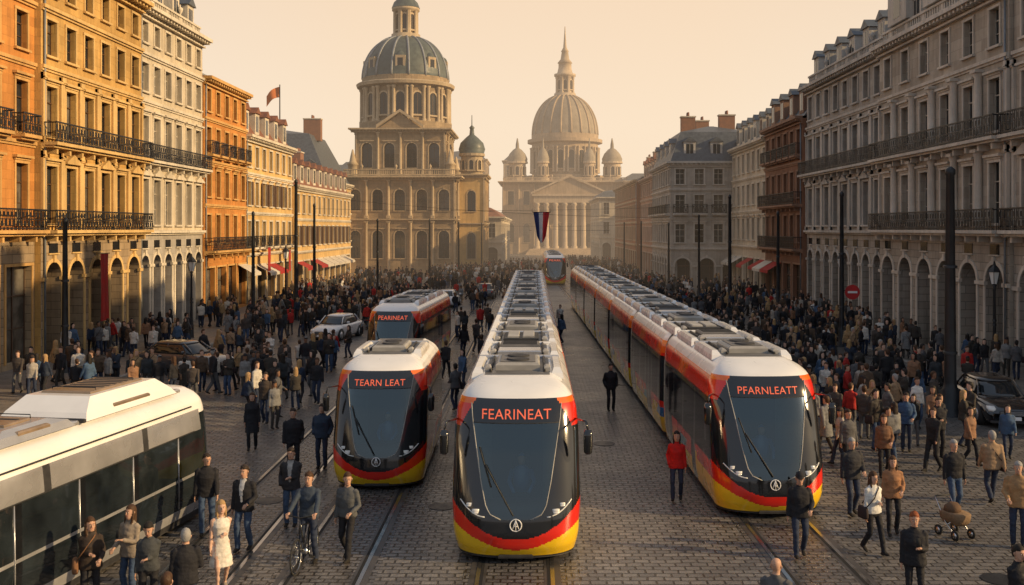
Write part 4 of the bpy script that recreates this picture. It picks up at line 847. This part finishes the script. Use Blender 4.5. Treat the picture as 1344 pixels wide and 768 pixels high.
    HM=Matrix.Translation((0,0,1.53+z))@Matrix.Rotation(yaw,4,'Z')@Matrix.Rotation(pitch,4,'X')@Matrix.Translation((0,0,-1.53))
    H=lambda vf:( [HM@v for v in vf[0]],vf[1])
    A(H(hloft([(0,-.055,1.517,.026,.024),(0,-.045,1.53,.042,.042),(0,-.025,1.555,.056,.068),(0,-.008,1.59,.066,.088),(0,0,1.635,.074,.097),(0,.004,1.67,.076,.099),(0,.006,1.705,.070,.091),(0,.008,1.735,.052,.068),(0,.008,1.752,.02,.028)],16,2.1)),sk)
    if not bald:
        A(H(hloft([(0,.05,1.565,.060,.048),(0,.042,1.61,.080,.070),(0,.036,1.655,.086,.080),(0,.030,1.678,.087,.086),(0,.010,1.702,.084,.102),(0,.006,1.735,.074,.091),(0,.008,1.762,.05,.062),(0,.01,1.782,.022,.028)],16,2.1)),hm)
    if long:
        A(H(hloft([(0,.075,1.38,.06,.022),(0,.072,1.43,.088,.042),(0,.06,1.5,.092,.055),(0,.045,1.6,.09,.066),(0,.032,1.68,.087,.08)],16,2.2)),hm)
        for sx in(-1,1): A(H(tube([(sx*.07,-.02,1.69),(sx*.083,-.015,1.6),(sx*.082,-.03,1.5),(sx*.075,-.05,1.42)],[.018,.022,.024,.012],8)),hm)
    if cap:
        A(H(hloft([(0,.01,1.675,.088,.109),(0,.01,1.71,.087,.107),(0,.01,1.752,.072,.09),(0,.01,1.788,.027,.037)],16)),cm(cap)); A(H(hloft([(0,-.11,1.682,.06,.06),(0,-.11,1.692,.058,.058)],12)),cm(cap))
    if voxel<.02:
        dk=cm((.03,.02,.015),'hair'); ex=lambda vf,m: extra.append((H(vf),m))
        for sx in(-1,1):
            ex(hloft([(sx*.029,-.091,1.632,.008,.006),(sx*.029,-.093,1.638,.014,.008),(sx*.029,-.091,1.644,.008,.006)],10),'eye_white'); ex(hloft([(sx*.029,-.099,1.633,.005,.004),(sx*.029,-.099,1.643,.005,.004)],8),dk)
            ex(tube([(sx*.014,-.099,1.655),(sx*.03,-.099,1.66),(sx*.045,-.09,1.654)],.0045,5),hm if not bald else dk)
            ex(tube([(sx*.074,.0,1.655),(sx*.084,.008,1.64),(sx*.08,.004,1.60)],[.010,.013,.008],6),sk)
        ex(tube([(0,-.095,1.65),(0,-.110,1.622),(0,-.120,1.605),(0,-.1,1.597)],[(.008,.008),(.010,.009),(.015,.011),(.010,.006)],8),sk)
        ex(tube([(-.024,-.088,1.572),(0,-.096,1.570),(.024,-.088,1.572)],[.004,.0075,.004],6),'lips')
    if bag:
        bc=cm(bag); extra.append((hloft([(-.25,.02,.78,.05,.13),(-.25,.02,.82,.06,.15),(-.25,.02,1.0,.05,.14),(-.25,.02,1.03,.03,.12)],14,3.5),bc))
        extra.append((tube([(-.24,-.06,1.0),(-.10,-.16,1.22),(.06,-.10,1.42),(.10,.0,1.46),(.02,.12,1.32),(-.18,.14,1.05)],(.011),6),bc))
    groups={}
    for v,f,m in parts: groups.setdefault(m,[[],[]]); b=len(groups[m][0]); groups[m][0].extend(v); groups[m][1].extend([tuple(b+k for k in q) for q in f])
    allv=[];allf=[]
    for v,f,m in parts: b=len(allv); allv.extend(v); allf.extend([tuple(b+k for k in q) for q in f])
    me=bpy.data.meshes.new('tmp'); me.from_pydata(allv,[],allf); ob=bpy.data.objects.new('tmp',me); COL.objects.link(ob)
    md=ob.modifiers.new('r','REMESH'); md.mode='VOXEL'; md.voxel_size=voxel; ms=ob.modifiers.new('s','SMOOTH'); ms.iterations=1; ms.factor=.4
    dg=bpy.context.evaluated_depsgraph_get(); out=bpy.data.meshes.new_from_object(ob.evaluated_get(dg)); bpy.data.objects.remove(ob); bpy.data.meshes.remove(me)
    tr=[(m,BVHTree.FromPolygons(g[0],g[1])) for m,g in groups.items()]
    if shirt: shm=cm(shirt); 
    V=[v.co.copy() for v in out.vertices]; NR=[v.normal.copy() for v in out.vertices]; FF=[tuple(p.vertices) for p in out.polygons]; cen=[p.center.copy() for p in out.polygons]
    bpy.data.meshes.remove(out)
    mb=MB(); seed=Vector((R.random()*50,0,0)); mb.v=[]
    for v,nn in zip(V,NR):
        k=1 if v.z<1.46+z and v.z>.1 else 0
        a=(noise.noise(Vector((v.x*7,v.y*7,v.z*13))+seed)*.010+noise.noise(Vector((v.x*14,v.y*14,v.z*28))+seed)*.005)*k; mb.v.append(tuple(v+nn*a))
    for f,c in zip(FF,cen):
        best=None;bd=9
        for m,t in tr:
            r=t.find_nearest(c,.12)
            if r[0] is not None and r[3]<bd: bd=r[3];best=m
        best=best or tm
        if shirt and best==tm and c.y<-.03 and 1.02+z<c.z<1.5+z and abs(c.x)<.012+.06*max(0,(c.z-1.0-z)/.5): best=shm
        mb.f.append(f); mb.m.append(mb.mi(best)); mb.sm.append(True)
    for (v,f),m in extra: mb.add(v,f,m,True)
    me=bpy.data.meshes.new(name); me.from_pydata(mb.v,[],mb.f)
    for nme in mb.mats: me.materials.append(MATS[nme])
    me.polygons.foreach_set('material_index',mb.m); me.polygons.foreach_set('use_smooth',mb.sm); me.update()
    return me
simple('eye_white',(.6,.58,.55),.3,var=0); simple('lips',(.35,.12,.09),.5,var=0)
BK=(.018,.018,.022); NV=(.02,.03,.055); JN=(.045,.075,.14); DJ=(.025,.035,.065); GR=(.09,.09,.095); TN=(.30,.20,.12); WH=(.6,.58,.55); GY=(.18,.18,.18)
H_BR=(.06,.03,.015); H_BL=(.35,.22,.10); H_GR=(.28,.27,.26); H_RD=(.22,.06,.02); H_BK=(.015,.012,.01)
FOCUS=[]
def place(name,x,y,deg,h=1.75,**k):
    me=person_mesh(name,**k); o=bpy.data.objects.new(name,me); COL.objects.link(o); o.location=(x,y,0.012); o.rotation_euler=(0,0,math.radians(deg)); s=h/1.75; o.scale=(s,s,s); FOCUS.append((x,y)); return o
place('woman_in_dark_jacket',-7.70,17.3,25,1.66,top=(.035,.025,.02),pants=BK,hair=H_BR,fem=True,long=True,arms=('hold','chest'),bag=(.2,.1,.05),yaw=.3)
place('woman_in_beige_coat',-7.25,17.9,-20,1.70,top=(.24,.20,.16),pants=JN,hair=H_BR,fem=True,long=True,arms=('phone','hold'),phone=True,pitch=-.1)
place('woman_in_plaid_shirt',-6.59,17.06,10,1.66,top=(.05,.055,.06),pants=BK,hair=H_BK,fem=True,arms=('chest','hang'),kind='sweater',pitch=.3)
place('grey_haired_man',-5.76,16.5,200,1.70,top=BK,pants=DJ,hair=H_GR,arms=('hang','hold'))
place('man_in_black_jacket',-7.15,21.8,15,1.76,top=BK,pants=JN,stride=.16,arms=('fwd','hang'),yaw=.4)
place('woman_in_white_dress',-5.77,18.4,30,1.66,top=(.62,.58,.52),kind='dress',hair=H_BL,fem=True,long=True,stride=.12,arms=('chest','hang'),shoes=(.3,.25,.2),skin=2)
place('man_in_open_jacket',-6.01,20.7,-10,1.76,top=BK,pants=JN,shirt=(.5,.5,.5),stride=.1,arms=('hold','hang'))
place('man_in_dark_jacket',-5.45,22.4,0,1.74,top=(.03,.03,.035),pants=JN,shirt=(.3,.3,.3),arms=('chest','pocket'))
place('cyclist',-4.51,20.0,-5,1.78,top=(.04,.055,.08),pants=DJ,kind='sweater',apart=.05,arms=('bar','bar'),hair=H_BR)
place('man_in_grey_sweater',-3.75,20.1,-15,1.76,top=(.085,.09,.095),pants=BK,kind='sweater',stride=-.2,arms=('hold','hang'),yaw=.5,hair=H_BR)
place('man_in_black_coat',-6.54,27.1,20,1.78,top=BK,pants=BK,wide=1.12,arms=('pocket','hang'),yaw=-.3)
place('man_in_navy_jacket',-5.9,27.8,-5,1.78,top=(.03,.045,.075),pants=DJ,arms=('pocket','pocket'),wide=1.08)
place('woman_in_long_black_coat',-8.5,30.1,10,1.72,top=BK,kind='coat',fem=True,long=True,hair=H_BR,stride=.1,pants=BK)
place('man_in_brown_jacket',-9.2,34.2,0,1.75,top=(.06,.045,.035),pants=DJ,stride=-.15,arms=('fwd','back'))
place('woman_in_red_jacket',3.53,24.5,-10,1.70,top=(.46,.015,.012),pants=DJ,fem=True,hair=H_BK,stride=.14,arms=('hang','pocket'),long=True)
place('man_in_black_tracksuit',2.84,36.5,10,1.72,top=BK,pants=BK,arms=('pocket','pocket'))
place('man_in_black_cap',5.43,20.3,-5,1.72,top=BK,pants=DJ,cap=BK,stride=.15,arms=('hold','hang'),pitch=.25)
place('bald_man',3.66,15.0,150,1.72,top=GR,pants=DJ,bald=True,hair=H_GR,skin=0)
place('man_in_dark_coat',7.45,23.3,10,1.78,top=(.03,.03,.035),pants=DJ,hair=H_GR,wide=1.1,arms=('hold','hang'),stride=.1)
place('woman_in_white_sweater',7.0,20.5,20,1.68,top=(.62,.61,.58),pants=BK,kind='sweater',fem=True,hair=H_BR,long=True,stride=-.22,arms=('chest','hang'),bag=(.03,.02,.02))
place('woman_in_tan_jacket',7.87,21.8,-10,1.70,top=(.30,.15,.075),pants=BK,fem=True,hair=H_BR,long=True,stride=.1,arms=('hold','hang'))
place('red_haired_woman',6.66,17.4,-15,1.72,top=BK,pants=BK,fem=True,hair=H_RD,arms=('phone','hang'),phone=True,wide=1.1)
place('man_in_black_sweater',9.8,23.2,5,1.76,top=BK,pants=JN,hair=H_GR,arms=('hang','hang'),stride=.12,kind='sweater',wide=1.05)
place('man_in_black_puffer',11.8,29,0,1.76,top=BK,pants=BK,arms=('chest','hang'),wide=1.1)
place('woman_in_white_shirt',12.8,33.2,10,1.72,top=WH,pants=JN,kind='sweater',fem=True,hair=H_BR,arms=('hang','hold'),stride=.1)
place('man_in_blue_jacket',11.2,29.9,-20,1.74,top=(.04,.08,.16),pants=DJ,arms=('hold','hang'))
place('woman_in_grey_jacket',10.4,28.7,200,1.68,top=GY,pants=DJ,fem=True,long=True,stride=.1)
place('man_in_tan_coat',10.18,20.9,-25,1.78,top=(.32,.19,.09),pants=DJ,hair=H_GR,wide=1.08,arms=('hang','hold'))
place('woman_taking_photo',7.65,15.7,20,1.68,top=BK,pants=BK,fem=True,hair=H_BK,arms=('cam','chest'),phone=True)
place('woman_in_brown_jacket',9.4,26.7,-10,1.70,top=(.16,.085,.05),pants=BK,fem=True,long=True,hair=H_BR,stride=.12,arms=('hold','hang'))
place('man_in_grey_jacket',8.6,27.2,15,1.74,top=GR,pants=BK,stride=-.1)
place('passerby',-5.3,14.4,180,1.70,top=GR,pants=DJ,hair=H_BR)
place('man_in_red_shirt',18.3,42,0,1.72,top=(.4,.03,.025),pants=DJ)
# bicycle
mb=MB(); 
def wheel(y):
    P=[(0,y+.33*math.cos(a),.345+.33*math.sin(a)) for a in [2*math.pi*i/32 for i in range(33)]]; mb.tube(P,.017,'rubber',n=8)
    P=[(0,y+.305*math.cos(a),.345+.305*math.sin(a)) for a in [2*math.pi*i/32 for i in range(33)]]; mb.tube(P,.008,'chrome',n=6)
    for i in range(16): a=2*math.pi*i/16; mb.tube([(0,y,.345),(0,y+.3*math.cos(a),.345+.3*math.sin(a))],.0022,'chrome',n=3)
    mb.tube([(-.05,y,.345),(.05,y,.345)],.02,'chrome')
wheel(-.78); wheel(.30)
fr='tram_black'
for a,b,r in (((0,-.52,.92),(0,-.24,.30),.017),((0,-.52,.88),(0,.12,.76),.015),((0,.14,.84),(0,-.24,.30),.016),((.03,.30,.345),(0,-.24,.30),.01),((-.03,.30,.345),(0,-.24,.30),.01),((.03,.30,.345),(0,.12,.76),.009),((-.03,.3,.345),(0,.12,.76),.009),((.05,-.78,.345),(.04,-.58,.72),.012),((-.05,-.78,.345),(-.04,-.58,.72),.012),((-.04,-.58,.72),(.04,-.58,.72),.014),((0,-.58,.72),(0,-.5,1.03),.015)): mb.tube([a,b],r,fr)
mb.tube([(-.30,-.44,1.05),(-.2,-.5,1.06),(0,-.53,1.03),(.2,-.5,1.06),(.30,-.44,1.05)],.014,'rubber'); v,f=hloft([(0,.18,.84,.05,.10),(0,.18,.87,.075,.13),(0,.19,.89,.06,.11)],12); mb.add(v,f,'rubber')
mb.tube([(-.02,-.24,.30),(.06,-.24,.30)],.07,'chrome',n=14); mb.tube([(.08,-.24,.3),(.08,-.16,.17)],.01,'chrome'); mb.cbox(.07,.17,-.2,-.12,.15,.17,.005,'rubber'); mb.tube([(-.08,-.24,.3),(-.08,-.32,.43)],.01,'chrome'); mb.cbox(-.17,-.07,-.36,-.28,.42,.44,.005,'rubber')
o=mb.obj('bicycle',(-4.51,19.98,.01),math.radians(-5))
# push cart
mb=MB()
v,f=hloft([(0,0,.35,.2,.28),(0,0,.45,.26,.36),(0,0,.62,.28,.38),(0,0,.66,.25,.35)],18,3.5); mb.add(v,f,cm((.2,.13,.075)))
v,f=hloft([(-.05,.05,.62,.2,.22),(-.03,.05,.78,.19,.2),(0,.05,.86,.1,.12)],14); mb.add(v,f,cm((.12,.07,.04)))
for sx in(-.26,.26):
    for y in(-.28,.3): mb.tube([(sx-.02,y,.13),(sx+.02,y,.13)],.13,'rubber',n=16); mb.tube([(sx-.024,y,.13),(sx+.024,y,.13)],.07,'chrome',n=12)
    mb.tube([(sx,-.28,.13),(sx*.9,.1,.4),(sx*.9,.45,.95)],.014,'chrome'); mb.tube([(sx,.3,.13),(sx*.9,-.1,.42)],.014,'chrome')
mb.tube([(-.234,.45,.95),(.234,.45,.95)],.018,'rubber'); o=mb.obj('pushchair',(9.15,21.6,.01),math.radians(20)); o.scale=(.85,.85,.85); FOCUS.append((9.15,21.6))
# crowd
var=[]
dark=[BK,NV,(.04,.035,.03),(.03,.035,.04),GR,(.06,.05,.045),(.02,.02,.022),(.03,.04,.06),(.09,.06,.04)]; bright=[TN,GY,(.34,.31,.27),(.36,.025,.02),(.05,.09,.16),(.55,.52,.47),(.24,.13,.075),(.5,.47,.42),(.30,.2,.1)]
for i in range(32):
    fem=i%2==0; st=R.choice([0,.1,.16,.22,-.12,-.2,0]); top=R.choice(dark) if i%3 else bright[(i//3)%len(bright)]
    ar=('fwd','back') if abs(st)>.12 else (R.choice(['hang','pocket','phone','hold','chest']),R.choice(['hang','pocket','hang','strap']))
    if st<0: ar=ar[::-1]
    var.append(person_mesh('person_variant',top=top,pants=R.choice([BK,DJ,JN,DJ,GR,(.05,.045,.04)]),hair=R.choice([H_BR,H_BK,H_BK,H_BL,H_GR,H_BR]),skin=R.choice([0,0,1,2,3]),kind=R.choice(['jacket','jacket','coat','sweater']),fem=fem,long=fem and R.random()<.7,stride=st,arms=ar,yaw=R.uniform(-.6,.6),voxel=.024,cap=R.choice([None,None,None,None,BK]),wide=R.uniform(.95,1.12),bag=R.choice([None,None,(.03,.02,.02)])))
crowd=bpy.data.objects.new('crowd',None); COL.objects.link(crowd)
pts={}
OBS=[(-5.6,-2.5,23.5,32.5),(-8.4,-4.4,42.5,57),(-1.9,1.2,18,78),(2.0,7.3,20,86),(-19,-13.6,42.0,48.6),(14.0,18.2,28,38.2),(-14,-9.6,50,64.5),(-8.6,-6.2,83,89),(-5.7,-3.5,93,99),(1,4.2,117,143),(-12.5,-6.3,5,26)]
def free(x,y,d=.5):
    for a,b,c,e in OBS:
        if a<x<b and c<y<e: return False
    for fx,fy in FOCUS:
        if (fx-x)**2+(fy-y)**2<.7: return False
    for i in(-1,0,1):
        for j in(-1,0,1):
            for q in pts.get((int(x)+i,int(y)+j),()):
                if (q[0]-x)**2+(q[1]-y)**2<d*d: return False
    return True
cnt=0
def scatter(x0,x1,y0,y1,n,d=.5,xf=None,nz=-.12):
    global cnt
    k=0;tr_=0
    while k<n and tr_<n*12:
        tr_+=1; y=R.uniform(y0,y1); x=R.uniform(x0,x1)
        if xf and not xf(x,y): continue
        if noise.noise(Vector((x*.3,y*.14,3)))< nz: continue
        if not free(x,y,d): continue
        pts.setdefault((int(x),int(y)),[]).append((x,y)); k+=1; cnt+=1
        o=bpy.data.objects.new('crowd_person',R.choice(var)); COL.objects.link(o); o.parent=crowd
        z=.134 if (x<-18.25 and y<132) or (x>18.35 and y<110.5) else .012
        o.location=(x,y,z); o.rotation_euler=(0,0,R.choice([0,math.pi])+R.gauss(0,.6) if R.random()<.75 else R.uniform(0,6.28)); s=R.uniform(.90,1.05); o.scale=(s,s,s)
scatter(-23.4,-9.5,38,56,100,xf=lambda x,y: x>-23.4 and (y>46 or x>-22))
scatter(-12.5,-8.6,30,40,16,1.0)
scatter(-22.5,-9.5,54,80,150)
scatter(-22.5,-8.5,78,132,240)
scatter(-14,-5,130,165,100)
scatter(-8.4,-2.4,60,110,55,.8); scatter(-8,1.5,105,170,130)
scatter(8.4,14.2,27,36,30,.7,xf=lambda x,y: x<7+ (y-22)*.75); scatter(8.0,17.5,36,60,160,.55)
scatter(14,21,42,66,50,.7); scatter(7.2,21,60,110,280); scatter(5.5,15,108,190,200); scatter(10,14,24,33,4,1.4); scatter(18.8,21.6,34,46,8,.8)
for x,y in ((-3.6,36),(-3.0,37),(-2.9,41),(-3.8,44.5),(-2.6,47),(-3.4,51),(-3.0,54),(1.8,58),(1.7,66),(-8.2,38),(-9.6,27.5)):
    scatter(x-.2,x+.2,y-.4,y+.4,1,.5,nz=-9)
print('crowd',cnt)
# ---------------------------------------------------------------- absorbing haze over the far street; added emission stands in for scattered light
m=bpy.data.materials.new('glow_haze'); m.use_nodes=True; nt=m.node_tree; nt.nodes.clear(); out=node(nt,'ShaderNodeOutputMaterial'); va=node(nt,'ShaderNodeVolumeAbsorption'); ve=node(nt,'ShaderNodeEmission'); ad=node(nt,'ShaderNodeAddShader')
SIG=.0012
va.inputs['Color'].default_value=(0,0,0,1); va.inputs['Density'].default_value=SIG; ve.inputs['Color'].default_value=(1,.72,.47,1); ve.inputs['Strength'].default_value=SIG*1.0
nt.links.new(va.outputs[0],ad.inputs[0]); nt.links.new(ve.outputs[0],ad.inputs[1]); nt.links.new(ad.outputs[0],out.inputs['Volume']); MATS['glow_haze']=m
mb=MB(); wbox(mb,-75,75,88,420,-.3,115,'glow_haze'); mb.obj('glow_haze')
# ---------------------------------------------------------------- light
el=math.radians(21.5); sd=Vector((math.cos(el)*.97,-math.cos(el)*.24,math.sin(el))).normalized()
w=bpy.data.worlds.new('World'); SC.world=w; w.use_nodes=True; nt=w.node_tree; nt.nodes.clear()
out=node(nt,'ShaderNodeOutputWorld'); sky=node(nt,'ShaderNodeTexSky',sky_type='NISHITA'); sky.sun_disc=False; sky.sun_elevation=el; sky.sun_rotation=math.atan2(sd.x,sd.y); sky.dust_density=4
b1=node(nt,'ShaderNodeBackground'); b1.inputs[1].default_value=.08; nt.links.new(sky.outputs[0],b1.inputs[0])
tc=node(nt,'ShaderNodeTexCoord'); sx=node(nt,'ShaderNodeSeparateXYZ'); nt.links.new(tc.outputs['Generated'],sx.inputs[0])
def cramp(stops):
    cr=node(nt,'ShaderNodeValToRGB'); cr.color_ramp.elements[0].position=stops[0][0]; cr.color_ramp.elements[0].color=(*stops[0][1],1); cr.color_ramp.elements[1].position=stops[-1][0]; cr.color_ramp.elements[1].color=(*stops[-1][1],1)
    for p,c in stops[1:-1]: e=cr.color_ramp.elements.new(p); e.color=(*c,1)
    nt.links.new(sx.outputs[2],cr.inputs[0]); return cr.outputs[0]
warm=cramp([(0,(1,.84,.64)),(.1,(1,.84,.65)),(.24,(.93,.73,.54)),(.36,(.66,.55,.47)),(.6,(.40,.40,.42)),(1,(.32,.38,.48))])
cool=cramp([(0,(.50,.46,.44)),(.2,(.45,.46,.50)),(.5,(.36,.42,.50)),(1,(.32,.38,.48))])
dp=node(nt,'ShaderNodeVectorMath',operation='DOT_PRODUCT'); nt.links.new(tc.outputs['Generated'],dp.inputs[0]); dp.inputs[1].default_value=(.6,.8,0)
fac=ramp(nt,dp.outputs['Value'],-.5,.3)
b2=node(nt,'ShaderNodeBackground'); nt.links.new(mixcol(nt,fac,cool,warm),b2.inputs[0]); b2.inputs[1].default_value=1.03
ms=node(nt,'ShaderNodeMixShader'); ms.inputs[0].default_value=.92; nt.links.new(b1.outputs[0],ms.inputs[1]); nt.links.new(b2.outputs[0],ms.inputs[2]); nt.links.new(ms.outputs[0],out.inputs[0])
sl=bpy.data.lights.new('sun','SUN'); sl.energy=5; sl.angle=math.radians(.5); sl.color=(1,.70,.36); so=bpy.data.objects.new('sun',sl); COL.objects.link(so); so.rotation_euler=(-sd).to_track_quat('-Z','Y').to_euler()
cam=bpy.data.cameras.new('camera'); co=bpy.data.objects.new('camera',cam); COL.objects.link(co); co.location=(0,0,6.7); co.rotation_euler=(math.pi/2,0,0); cam.lens=35; cam.sensor_width=36; cam.shift_x=-28/1344; cam.shift_y=-84/1344; cam.clip_end=5000; SC.camera=co
SC.view_settings.view_transform='Standard'; SC.view_settings.look='None'; SC.view_settings.exposure=0
